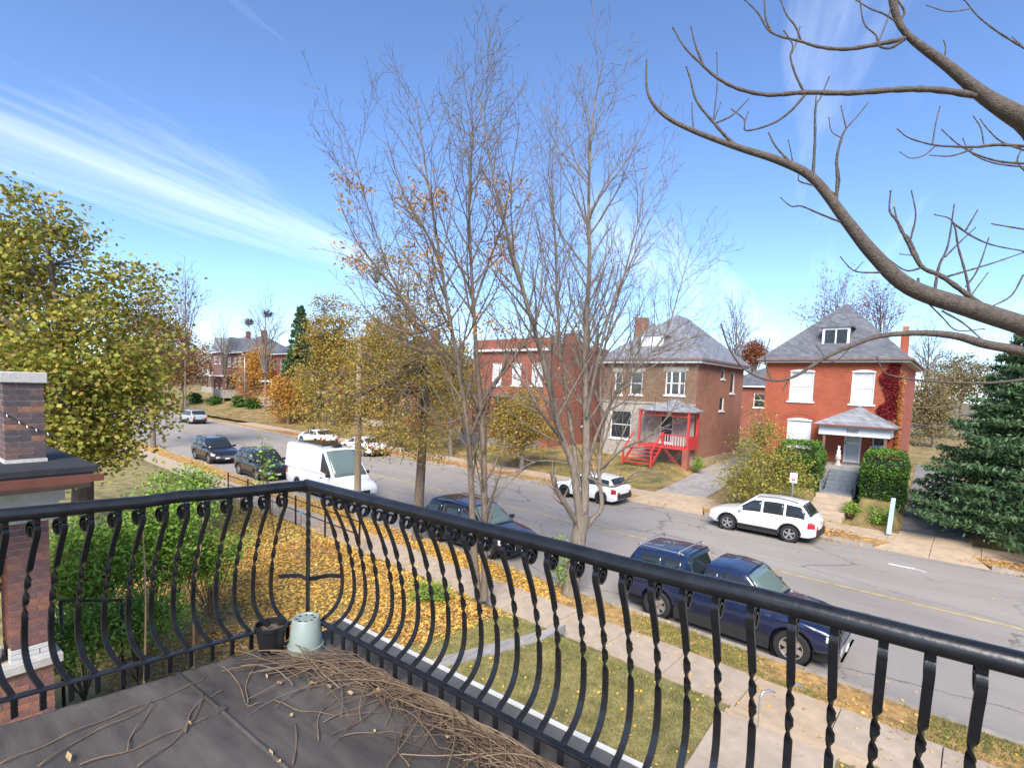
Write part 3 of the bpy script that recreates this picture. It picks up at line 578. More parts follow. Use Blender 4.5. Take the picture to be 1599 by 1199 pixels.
def window(parent, op, side, W, D, frame, pane, style='sash', sill=True, arch=False, rev=0.14, sillm=None):
    xa, xb, za, zb = op; t = 0.07; b = MB(); y0, y1 = rev-0.09, rev-0.01
    b.box(xa, xa+t, y0, y1, za, zb); b.box(xb-t, xb, y0, y1, za, zb); b.box(xa+t, xb-t, y0, y1, zb-t, zb); b.box(xa+t, xb-t, y0, y1, za, za+t)
    o = turn(b, side, W, D).build('window', frame, parent)
    cm = [(za+zb)/2] if style in ('sash', 'three') else []
    def part(nm, m, *bx):
        q = MB()
        for k in bx: q.box(*k)
        return turn(q, side, W, D).build(nm, m, o)
    cols = [xa+t, xb-t]
    if style == 'three': w_ = xb-xa-2*t; cols = [xa+t, xa+t+w_*0.27, xa+t+w_*0.73, xb-t]; part('mullion', frame, *[(c-0.055, c+0.055, y0-0.01, y1, za+t, zb-t) for c in cols[1:-1]])
    if style == 'pair': cols = [xa+t, (xa+xb)/2, xb-t]; part('mullion', frame, ((xa+xb)/2-0.04, (xa+xb)/2+0.04, y0, y1, za+t, zb-t))
    for i in range(len(cols)-1):
        zs = [za+t]+cm+[zb-t]
        for k in range(len(zs)-1): part('pane', pane, (cols[i], cols[i+1], rev-0.045+0.012*k, rev-0.03+0.012*k, zs[k], zs[k+1]))
    if cm: part('meeting_rail', frame, (xa+t, xb-t, y0+0.015, y1, cm[0]-0.03, cm[0]+0.03))
    if sill: part('sill', sillm or frame, (xa-0.1, xb+0.1, -0.07, rev-0.09, za-0.11, za))
    if arch:
        q = MB(); n = 8; pts = [(xa-0.03+(xb-xa+0.06)*i/n, zb+0.10*math.sin(math.pi*i/n)) for i in range(n+1)]
        q.prism([(xa-0.03, zb-0.06)]+pts+[(xb+0.03, zb-0.06)], -0.02, rev-0.095); turn(q, side, W, D).build('arch_head', frame, o)
    return o
def hip_roof(W, D, ov, z, zr, ya, yb_, th=0.14):       # eave rectangle, ridge from ya to yb_ at height zr
    b = MB(); x0, x1, y0, y1 = -W/2-ov, W/2+ov, -ov, D+ov
    b.add([(x0,y0,z),(x1,y0,z),(x1,y1,z),(x0,y1,z),(0,ya,zr),(0,yb_,zr),(x0,y0,z-th),(x1,y0,z-th),(x1,y1,z-th),(x0,y1,z-th)],
          [(0,1,4),(1,2,5,4),(2,3,5),(3,0,4,5),(0,6,7,1),(1,7,8,2),(2,8,9,3),(3,9,6,0),(6,9,8,7)]); return b
HR = R(-3)
# --- red house
W, D = 7.1, 12.0
h3 = empty('red_brick_house', (-4.30, 37.2, 0), HR); tag(h3, 'red painted brick two-storey house with grey slate hip roof and small front porch', 'house')
def L3(px, py, Y=37.2): q = at_y(px, py, Y); return q[0]+4.30, q[2]
def op3(a, b_, t, bt): x0, _ = L3(a, (t+bt)/2); x1, _ = L3(b_, (t+bt)/2); _, zt = L3((a+b_)/2, t); _, zb = L3((a+b_)/2, bt); return (x0, x1, zb, zt)
ops = [op3(1233,1271,579,626), op3(1330,1366.5,580,631), op3(1228,1266,655,706), op3(1318,1345,678,721), op3(1363,1383,683,697)]
ops[3] = (ops[3][0], ops[3][1], 2.15, 4.35); ops[4] = (*ops[4][:2], ops[4][2], ops[4][2]+0.75)
EZ = 8.18
fw = wall_front(W, 1.2, EZ, ops).build('front_wall', M['red_brick'], h3)
for sd2, wd in (('right', D), ('left', D), ('back', W)):
    q = wall_front(wd, 1.2, EZ, []); q = turn(q, sd2, W, D) if sd2 != 'back' else turn(q, sd2, W, D); q.build(sd2+'_wall' if False else 'side_wall', M['red_brick'], h3)
window(h3, ops[0], 'front', W, D, M['white_paint'], M['blind'], 'sash', True, True); window(h3, ops[1], 'front', W, D, M['white_paint'], M['blind'], 'sash', True, True)
window(h3, ops[2], 'front', W, D, M['white_paint'], M['board'], 'fixed', False, True); window(h3, ops[4], 'front', W, D, M['white_paint'], M['glass'], 'fixed', True)
for o_ in ops[:3]:
    q = MB(); n = 14; xc, rx = (o_[0]+o_[1])/2, (o_[1]-o_[0])/2+0.12
    for i in range(n):
        a0, a1 = math.pi*(0.15+0.7*i/n), math.pi*(0.15+0.7*(i+0.86)/n)
        q.prism([(xc-rx*1.12*math.cos(a), o_[3]-0.28+0.62*math.sin(a)) for a in (a0, a1)]+[(xc-rx*1.28*math.cos(a), o_[3]-0.22+0.82*math.sin(a)) for a in (a1, a0)], -0.03, 0.0)
    q.build('arch_voussoirs', M['red_brick'], h3)
    q = MB().box(o_[0]-0.42, o_[0]-0.10, -0.02, 0, o_[3]-0.02, o_[3]+0.06).box(o_[1]+0.10, o_[1]+0.42, -0.02, 0, o_[3]-0.02, o_[3]+0.06); q.build('arch_spring_course', M['red_brick'], h3)
d = ops[3]; dr = MB().box(d[0], d[0]+0.09, 0.02, 0.12, d[2], d[3]).box(d[1]-0.09, d[1], 0.02, 0.12, d[2], d[3]).box(d[0]+0.09, d[1]-0.09, 0.02, 0.12, d[3]-0.12, d[3]).build('front_door', M['white_paint'], h3)
MB().box(d[0]+0.09, d[1]-0.09, 0.06, 0.10, d[2]+0.02, d[2]+0.16).box(d[0]+0.09, d[1]-0.09, 0.06, 0.10, d[2]+1.12, d[2]+1.24).build('door_rail', M['white_paint'], dr)
MB().box(d[0]+0.09, d[1]-0.09, 0.075, 0.09, d[2]+0.16, d[2]+1.12).build('lower_pane', M['blind'], dr); MB().box(d[0]+0.09, d[1]-0.09, 0.075, 0.09, d[2]+1.24, d[3]-0.12).build('upper_pane', M['blind'], dr)
MB().box(d[0]+0.05, d[0]+0.08, -0.03, 0.02, d[2]+1.1, d[2]+1.25).build('handle', M['trim_black'], dr)
rf = hip_roof(W, D, 0.42, EZ+0.16, 12.25, 4.3, 8.2).build('roof', M['slate'], h3)
MB().box(-W/2-0.50, W/2+0.50, -0.52, -0.42, EZ+0.04, EZ+0.16).box(W/2+0.42, W/2+0.52, -0.42, D+0.5, EZ+0.04, EZ+0.16).box(-W/2-0.52, -W/2-0.42, -0.42, D+0.5, EZ+0.04, EZ+0.16).build('gutter', M['wood_trim'], h3)
MB().box(-W/2-0.40, W/2+0.40, -0.40, -0.003, EZ-0.08, EZ+0.01).box(W/2+0.003, W/2+0.40, 0.0, D, EZ-0.08, EZ+0.01).build('soffit', M['trim_worn'], h3)
a, zb = L3(1283, 541, 38.0); c, zt = L3(1327, 509, 38.0); yd = 0.80
dm = MB().box(a, c, yd+0.02, yd+2.6, zb-0.1, zt+0.02).build('dormer', M['slate'], h3)
dz = zt; MB().add([(a-0.18,yd-0.15,dz),(c+0.18,yd-0.15,dz),(c+0.18,yd+2.6,dz),(a-0.18,yd+2.6,dz),((a+c)/2,yd+0.75,dz+1.0),((a+c)/2,yd+2.6,dz+1.0),(a-0.18,yd-0.15,dz-0.07),(c+0.18,yd-0.15,dz-0.07),(c+0.18,yd+2.6,dz-0.07),(a-0.18,yd+2.6,dz-0.07)], [(0,1,4),(1,2,5,4),(3,0,4,5),(0,6,7,1),(1,7,8,2),(3,9,6,0),(6,9,8,7),(2,3,5)]).build('dormer_roof', M['slate'], dm)
t = 0.10; fr = MB().box(a-0.03, a+t, yd-0.05, yd+0.02, zb, zt-0.08).box(c-t, c+0.03, yd-0.05, yd+0.02, zb, zt-0.08).box(a+t, c-t, yd-0.05, yd+0.02, zt-0.2, zt-0.08).box(a+t, c-t, yd-0.05, yd+0.02, zb, zb+0.1).box((a+c)/2-0.035, (a+c)/2+0.035, yd-0.045, yd+0.02, zb+0.1, zt-0.2).build('dormer_window_frame', M['white_paint'], dm)
MB().box(a+t, (a+c)/2-0.035, yd-0.02, yd-0.005, zb+0.1, zt-0.2).build('pane', M['glass'], dm); MB().box((a+c)/2+0.035, c-t, yd-0.02, yd-0.005, zb+0.1, zt-0.2).build('pane', M['glass'], dm)
q = at_y(1418, 512, 41.0); MB().box(3.12, 3.52, 3.4, 3.9, 6.0, q[2]-0.25).build('chimney', M['red_brick'], h3); MB().box(3.17, 3.47, 3.45, 3.85, q[2]-0.25, q[2]+0.05).build('chimney_pot', mat('terracotta', (0.36,0.16,0.09), 0.8), h3)
# porch of the red house
px0, px1, py0 = 0.05, 3.58, -2.05; FZ = 2.12
po = MB().box(px0, px1, py0, -0.003, 1.1, FZ).build('porch_floor', M['concrete_grey'], h3)
fz0, fz1 = 3.88, 4.46
MB().box(px0+0.02, px1-0.1, py0-0.02, py0+0.10, fz0, fz1).box(px1-0.22, px1-0.1, py0+0.1, -0.01, fz0, fz1).box(px0+0.02, px0+0.14, py0+0.1, -0.01, fz0, fz1).build('porch_fascia', M['white_paint'], h3)
q = MB(); ex0, ex1, ey = px0-0.28, px1+0.12, py0-0.30; q.add([(ex0,ey,fz1+0.02),(ex1,ey,fz1+0.02),(ex1,-0.01,fz1+0.02),(ex0,-0.01,fz1+0.02),((ex0+ex1)/2+0.0,-0.35,5.52),((ex0+ex1)/2,-0.01,5.55),(ex0,ey,fz1-0.08),(ex1,ey,fz1-0.08),(ex1,-0.01,fz1-0.08),(ex0,-0.01,fz1-0.08)], [(0,1,4),(1,2,5,4),(3,0,4,5),(0,6,7,1),(1,7,8,2),(3,9,6,0),(6,9,8,7)]); q.build('porch_roof', M['slate_light'], h3)
MB().box(ex0, ex1, ey-0.06, ey-0.003, fz1-0.06, fz1+0.02).build('porch_gutter', M['gutter'], h3)
for xx in (px0+0.25, px1-0.35): MB().box(xx, xx+0.12, py0+0.05, py0+0.17, FZ, fz0).build('porch_post', M['wood_trim'], h3)
cu = bpy.data.curves.new('number', 'FONT'); cu.body = '3660'; cu.size = 0.30; cu.extrude = 0.008; cu.align_x = 'CENTER'
tmp = bpy.data.objects.new('number', cu); COL.objects.link(tmp); dg = bpy.context.evaluated_depsgraph_get(); nme = bpy.data.meshes.new_from_object(tmp.evaluated_get(dg)); bpy.data.objects.remove(tmp)
o = link('house_number', nme, M['trim_black'], h3); o.location = (1.72, py0-0.03, 4.06); o.rotation_euler = (R(90), 0, 0)
st = empty('porch_stairs', (-2.85, 35.15, 0), HR); tag(st, 'long flight of grey blue and bare concrete steps up to the red house', 'steps')
for k in range(6): MB().box(-0.72+0.02*k, 0.72-0.02*k, -0.34-0.40*k, -0.40*k, 0.6, FZ-0.02-0.175*(k+1)+0.01).build('step', M['blue_step'], st, bevel=0.012)
for k in range(5): MB().box(-0.80, 0.80, -2.80-0.62*k-0.62+0.0, -2.80-0.62*k, 0.0, 0.93-0.165*k).build('step', M['concrete'], st, bevel=0.012)
MB().box(-0.74, 0.74, -2.78, -2.42, 0.4, 1.03).build('landing', M['blue_step'], st)
MB().box(0.735, 0.83, -2.4, 0.0, 0.6, 1.5).build('cheek_wall', M['blue_step'], st); MB().box(-0.83, -0.735, -2.4, 0.0, 0.6, 1.5).build('cheek_wall', M['blue_step'], st)
pk = at_y(1309, 722, 35.6); fg = empty('garden_statue', (pk[0], 35.5, FZ)); tag(fg, 'small white garden statue on a pedestal beside the porch door', 'statue')
b = MB(); b.lathe([(0.001,0),(0.17,0),(0.17,0.06),(0.11,0.09),(0.10,0.32),(0.16,0.36),(0.16,0.42),(0.001,0.42)], 14); b.build('pedestal', M['trim_worn'], fg, True, 40)
b = MB(); b.lathe([(0.001,0.42),(0.13,0.42),(0.14,0.55),(0.09,0.70),(0.10,0.84),(0.05,0.92),(0.045,0.95),(0.075,1.02),(0.06,1.10),(0.001,1.13)], 14); b.build('figure', M['white_paint'], fg, True)
# --- brown house with the red porch
W, D = 7.6, 10.4; HX, HY = -16.25, 38.1
h2 = empty('brown_brick_house', (HX, HY, 0), HR); tag(h2, 'brown and red brick house with grey hip roof and bright red porch', 'house')
def L2(px, py, Y=38.3): q = at_y(px, py, Y); return q[0]-HX, q[2]
def op2(a, b_, t, bt): x0, _ = L2(a, (t+bt)/2); x1, _ = L2(b_, (t+bt)/2); _, zt = L2((a+b_)/2, t); _, zb = L2((a+b_)/2, bt); return (x0, x1, zb, zt)
def opr(a, b_, t, bt):
    q0 = at_x(a, (t+bt)/2, -12.35); q1 = at_x(b_, (t+bt)/2, -12.35); zt = at_x((a+b_)/2, t, -12.35)[2]; zb = at_x((a+b_)/2, bt, -12.35)[2]
    return (q0[1]-HY-D/2, q1[1]-HY-D/2, zb, zt)
fo = [op2(1042,1073,580,617), op2(961,973,581,616), op2(986,1005,581,616)]
gz = 5.15
wall_front(W, gz, 8.2, fo).build('upper_front_wall', M['brown_brick'], h2)
g1 = [(1.2, 2.2, 2.2, 4.3), (-3.0, -1.2, 2.2, 4.4)]
wall_front(W, 1.0, gz-0.003, g1).build('lower_front_wall', M['limestone'], h2); MB().box(-W/2-0.03, W/2+0.03, -0.06, -0.002, gz-0.12, gz+0.03).build('stone_band', M['limestone'], h2)
ro = [opr(1125,1130,577,592), opr(1137,1142.5,581,614), opr(1122,1128,620,641)]
turn(wall_front(D, 1.0, 8.2, ro), 'right', W, D).build('side_wall', M['side_brick'], h2); turn(wall_front(D, 1.0, 8.2, []), 'left', W, D).build('side_wall', M['side_brick'], h2); turn(wall_front(W, 1.0, 8.2, []), 'back', W, D).build('back_wall', M['side_brick'], h2)
MB().box(W/2-0.3, W/2+0.05, -0.05, D+0.05, 0.2, 1.12).box(-W/2-0.05, W/2-0.3, -0.05, 0.3, 0.2, 1.0).build('foundation', mat('buff_foundation', (0.40,0.31,0.20), 0.9, 0.25, 3, 0.3), h2)
window(h2, fo[0], 'front', W, D, M['white_paint'], M['glass'], 'three'); window(h2, fo[1], 'front', W, D, M['white_paint'], M['glass']); window(h2, fo[2], 'front', W, D, M['white_paint'], M['glass'])
for k in g1: window(h2, k, 'front', W, D, M['white_paint'], M['glass'])
for k in ro: window(h2, k, 'right', W, D, M['white_paint'], M['glass'], 'fixed', True)
for o_ in fo: MB().box(o_[0]-0.2, o_[1]+0.2, -0.03, 0.0, o_[3]+0.003, o_[3]+0.32).build('lintel', M['limestone'], h2)
ap = at_y(1046, 493, 43.0)
hip_roof(W, D, 0.45, 8.42, ap[2], 4.7, 6.6).build('roof', mat_rows('blue_grey_slate', (0.20,0.205,0.225), 0.6), h2)
MB().box(-W/2-0.52, W/2+0.52, -0.53, -0.44, 8.26, 8.42).box(W/2+0.45, W/2+0.54, -0.44, D+0.5, 8.26, 8.42).build('gutter', M['wood_trim'], h2)
MB().box(-W/2-0.42, W/2+0.42, -0.42, -0.003, 8.10, 8.25).box(W/2+0.003, W/2+0.42, 0, D, 8.10, 8.25).build('soffit', M['white_paint'], h2)
a, zb = L2(1000, 551, 39.2); c, zt = L2(1037, 524, 39.2); yd = 1.0
dm = MB().box(a, c, yd, yd+2.4, zb-0.15, zt).build('dormer', M['slate_light'], h2)
MB().prism([(a-0.2, zt), (c+0.2, zt), ((a+c)/2, zt+0.95)], yd-0.12, yd+2.6).build('dormer_gable', M['slate_light'], dm)
MB().box(a-0.02, a+0.28, yd-0.07, yd-0.002, zb, zt).box(c-0.28, c+0.02, yd-0.07, yd-0.002, zb, zt).box((a+c)/2-0.09, (a+c)/2+0.09, yd-0.06, yd-0.002, zb, zt).box(a, c, yd-0.08, yd-0.002, zb-0.12, zb+0.02).build('dormer_trim', M['white_paint'], dm)
MB().box(a+0.28, (a+c)/2-0.09, yd-0.03, yd-0.01, zb+0.02, zt).box((a+c)/2+0.09, c-0.28, yd-0.03, yd-0.01, zb+0.02, zt).build('pane', M['board'], dm)
x0, z0 = L2(990, 497, 42.5); x1, _ = L2(1006, 497, 42.5); MB().box(x0, x1, 4.0, 4.8, 8.0, z0).build('chimney', M['side_brick'], h2)
b = MB(); b.lathe([(0.03,0),(0.03,0.35),(0.07,0.36),(0.07,0.42),(0.001,0.44)], 10, (2.6, 6.5, 9.4)); b.build('vent_pipe', M['steel'], h2)
# red porch
qx0, qx1, qy = L2(1001,650,36.4)[0], L2(1083,650,36.4)[0], -1.85; pf = 2.15
P2 = lambda nm, m, *bx: [q.build(nm, m, h2) for q in [sum_boxes(bx)]][0]
def sum_boxes(bx):
    q = MB()
    for k in bx: q.box(*k)
    return q
P2('porch_floor', M['red_paint'], (qx0, qx1, qy, -0.003, pf-0.16, pf))
for xx in (qx0+0.02, qx1-0.16):
    P2('porch_post', M['red_paint'], (xx, xx+0.14, qy+0.02, qy+0.16, pf, 4.55)); 
P2('porch_post', M['red_paint'], (qx1-0.16, qx1-0.02, -0.2, -0.06, pf, 4.55)); P2('porch_pier', M['far_brick'], (qx1-0.38, qx1+0.02, qy-0.02, qy+0.38, 0.5, pf-0.165))
P2('porch_beam', M['red_paint'], (qx0, qx1, qy, qy+0.16, 4.55, 4.68), (qx1-0.16, qx1, qy+0.16, -0.01, 4.55, 4.68), (qx0, qx0+0.16, qy+0.16, -0.01, 4.55, 4.68))
n = 16
for i in range(n): P2('spindle', M['red_paint'], (qx0+0.2+(qx1-qx0-0.4)*i/n, qx0+0.26+(qx1-qx0-0.4)*i/n, qy+0.05, qy+0.11, 4.32, 4.55))
P2('frieze_rail', M['red_paint'], (qx0+0.16, qx1-0.16, qy+0.04, qy+0.12, 4.26, 4.32))
xm = qx0+(qx1-qx0)*0.52
P2('hand_rail', M['red_paint'], (xm, qx1-0.16, qy+0.03, qy+0.12, pf+0.78, pf+0.86)); P2('newel_post', M['red_paint'], (xm-0.14, xm, qy, qy+0.14, pf, pf+1.0))
m_pb = mat('pale_baluster', (0.6,0.45,0.43), 0.6)
for i in range(8): xx = xm+0.1+(qx1-0.3-xm)*i/8; P2('porch_baluster', m_pb, (xx, xx+0.05, qy+0.05, qy+0.10, pf+0.06, pf+0.78))
P2('side_panel', M['red_paint'], (qx1-0.06, qx1-0.01, qy+0.2, -0.25, pf, pf+0.8))
q = MB()
for i in range(-12, 26):       # crossed lattice below the floor
    for s_ in (1, -1):
        xa_ = xm+i*0.16; pts = []
        for z_ in (0.75, pf-0.2): pts.append((xa_+s_*(z_-0.75) if s_ > 0 else xa_+1.25-(z_-0.75), z_))
        if all(xm < p_[0] < qx1-0.4 for p_ in pts): q.beam((pts[0][0], qy+0.05+0.012*s_, pts[0][1]), (pts[1][0], qy+0.05+0.012*s_, pts[1][1]), 0.02, 0.035, up=(0,1,0))
q.build('lattice', M['red_paint'], h2)
for k in range(5): P2('stair_tread', M['red_paint'], (qx0-0.25, xm-0.15, qy-0.30-0.28*k, qy-0.02-0.28*k, pf-0.24*(k+1)-0.05, pf-0.24*(k+1)))
for xx in (qx0-0.3, xm-0.12):
    q = MB(); q.beam((xx, qy, pf+0.85), (xx, qy-1.5, pf-0.35), 0.08, 0.09); q.beam((xx, qy-1.5, 0.7), (xx, qy-1.5, pf-0.2), 0.12, 0.12, up=(1,0,0)); q.beam((xx, qy, pf-0.2), (xx, qy-1.5, pf-1.3), 0.05, 0.22); q.build('stair_rail', M['red_paint'], h2)
q = MB(); e0, e1, ey, ez = qx0-0.25, qx1+0.25, qy-0.3, 4.70; ax = L2(1052,625,37.4)[0]; az = L2(1052,625,37.4)[1]
q.add([(e0,ey+0.7,ez),(e0+0.8,ey,ez),(e1-0.5,ey,ez),(e1,ey+0.7,ez),(e1,-0.01,ez),(e0,-0.01,ez),(ax,-0.55,az),(ax,-0.01,az+0.1)]+[(x_,y_,ez-0.09) for x_, y_ in ((e0,ey+0.7),(e0+0.8,ey),(e1-0.5,ey),(e1,ey+0.7),(e1,-0.01),(e0,-0.01))], [(0,1,6),(1,2,6),(2,3,6),(3,4,7,6),(5,0,6,7)]+[(i,i+8,i+9,i+1) for i in range(5)]+[(13,12,11,10,9,8)]); q.build('porch_roof', M['slate_light'], h2)
# --- flat-roofed brick house further along
W, D = 9.2, 9.6
h1 = empty('flat_roofed_house', (-29.5, 38.0, 0), HR); tag(h1, 'flat roofed red brick house with stepped parapet behind the bare trees', 'house')
f1 = []
for a, b_ in ((768,783), (800,815), (832,850)):
    q0 = at_y(a, 584, 38.0); q1 = at_y(b_, 584, 38.0); f1.append((q0[0]+29.5, q1[0]+29.5, at_y((a+b_)/2, 602, 38.0)[2], at_y((a+b_)/2, 566, 38.0)[2]))
f1 += [(f[0], f[1], 2.1, 4.2) for f in f1]
wall_front(W, 0.5, 9.3, f1).build('front_wall', M['far_brick'], h1); turn(wall_front(D, 0.5, 9.3, [(0.5,1.3,2.5,4.0)]), 'right', W, D).build('side_wall', M['far_brick'], h1); turn(wall_front(D, 0.5, 9.3, []), 'left', W, D).build('side_wall', M['far_brick'], h1); turn(wall_front(W, 0.5, 9.3, []), 'back', W, D).build('back_wall', M['far_brick'], h1)
for k in f1: window(h1, k, 'front', W, D, M['white_paint'], M['board'] if k[2] > 5 else M['glass'])
window(h1, (0.5,1.3,2.5,4.0), 'right', W, D, M['white_paint'], M['glass'])
MB().box(-W/2-0.25, W/2+0.1, -0.3, -0.003, 9.12, 9.32).build('cornice', M['white_paint'], h1)
MB().box(-W/2, W/2, 0.0, 0.35, 9.33, 10.25).box(W/2-0.3, W/2, 0.36, D, 9.33, 9.9).box(-W/2, -W/2+0.3, 0.36, D, 9.33, 9.9).build('parapet', M['far_brick'], h1); MB().box(-W/2+0.3, W/2-0.3, 0.36, D, 9.2, 9.45).build('flat_roof', M['membrane'], h1)
MB().box(W/2-1.4, W/2-0.5, 4.0, 4.6, 9.5, 11.0).build('chimney', M['far_brick'], h1); MB().box(-W/2+0.5, W/2-0.9, -2.2, -0.003, 5.0, 5.25).build('porch_roof', M['slate'], h1)
for xx in (-W/2+0.7, -0.3, W/2-1.3): MB().box(xx, xx+0.35, -2.1, -1.75, 1.4, 5.0).build('porch_column', M['far_brick'], h1)
MB().box(-W/2+0.5, W/2-0.9, -2.3, -0.003, 0.4, 1.4).build('porch_floor', M['concrete_grey'], h1)
# --- plainer houses further off
def far_house(name, label, loc, rz, W, D, z0, ez, rz_top, wm, rm, gable=False, porch=True):
    h = empty(name, (loc[0], loc[1], 0), rz); tag(h, label, 'house')
    wins = [(-W*0.36, -W*0.2, ez-2.4, ez-0.7), (-W*0.05, W*0.11, ez-2.4, ez-0.7), (W*0.24, W*0.4, ez-2.4, ez-0.7), (-W*0.36, -W*0.2, z0+1.2, z0+3.0), (W*0.24, W*0.4, z0+1.2, z0+3.0)]
    wall_front(W, z0-1, ez, wins).build('front_wall', wm, h)
    for s_, l_ in (('right', D), ('left', D), ('back', W)):
        ws = [(-D*0.3, -D*0.18, ez-2.4, ez-0.8), (D*0.1, D*0.22, ez-2.4, ez-0.8)] if s_ == 'right' else []
        turn(wall_front(l_, z0-1, ez, ws), s_, W, D).build('side_wall', wm, h)
        for k in ws: window(h, k, s_, W, D, M['white_paint'], M['glass'])
    for k in wins: window(h, k, 'front', W, D, M['white_paint'], M['glass'])
    rf = hip_roof(W, D, 0.4, ez+0.15, rz_top, min(W, D)*0.45, D-min(W, D)*0.45).build('roof', rm, h)
    MB().box(W*0.2, W*0.2+0.7, D*0.4, D*0.4+0.9, ez, rz_top+0.9).build('chimney', wm, rf)
    if gable:
        q = MB().prism([(-W*0.42, ez+0.1), (W*0.0, ez+0.1), (-W*0.21, ez+(rz_top-ez)*0.85)], -0.35, D*0.5); q.build('gable', rm, rf)
    MB().box(-W/2-0.42, W/2+0.42, -0.44, -0.38, ez, ez+0.15).build('fascia', M['white_paint'], h)
    if porch:
        MB().box(-W*0.45, W*0.2, -2.4, -0.003, z0+2.9, z0+3.25).build('porch_roof', rm, h); MB().box(-W*0.46, W*0.21, -2.5, -2.4, z0+2.85, z0+3.1).build('porch_fascia', M['white_paint'], h)
        for t_ in (0, 0.5, 1): xx = -W*0.44+t_*W*0.6; MB().box(xx, xx+0.3, -2.35, -2.05, z0+0.5, z0+2.9).build('porch_column', wm, h)
        MB().box(-W*0.45, W*0.2, -2.4, -0.003, z0-1, z0+0.5).build('porch_floor', M['limestone'], h)
    return h
far_house('far_brick_house', 'dark brick house with porch and peaked grey roofs far down the street', (-100.5, 46.5), R(-10), 11.0, 10, 3.0, 10.2, 13.8, M['dark_brick'], M['slate'], True)
far_house('far_corner_house', 'tall grey roofed brick house beyond the dark brick porch house', (-121, 53), R(-8), 12, 11, 3.0, 11.0, 15.0, M['dark_brick'], M['slate_light'], True)
far_house('orange_tree_house', 'brick house half hidden behind the orange street tree', (-83, 46), R(-6), 10, 10, 2.4, 9.8, 13.0, M['far_brick'], M['slate'], False)
far_house('yellow_tree_house', 'red brick house hidden behind the yellow trees mid street', (-50, 41.5), HR, 9, 11, 1.0, 8.4, 11.6, M['far_brick'], M['slate'], False)
far_house('hidden_brick_house', 'red brick house screened by yellow branches left of the flat roofed house', (-63, 42.5), HR, 9, 11, 1.3, 8.8, 11.8, M['side_brick'], M['slate'], True)
far_house('back_lot_house', 'low red brick house seen through the gap between the two near houses', (-15.0, 68), HR, 9, 8, 0.8, 6.9, 9.6, M['far_brick'], M['slate'], False, False)
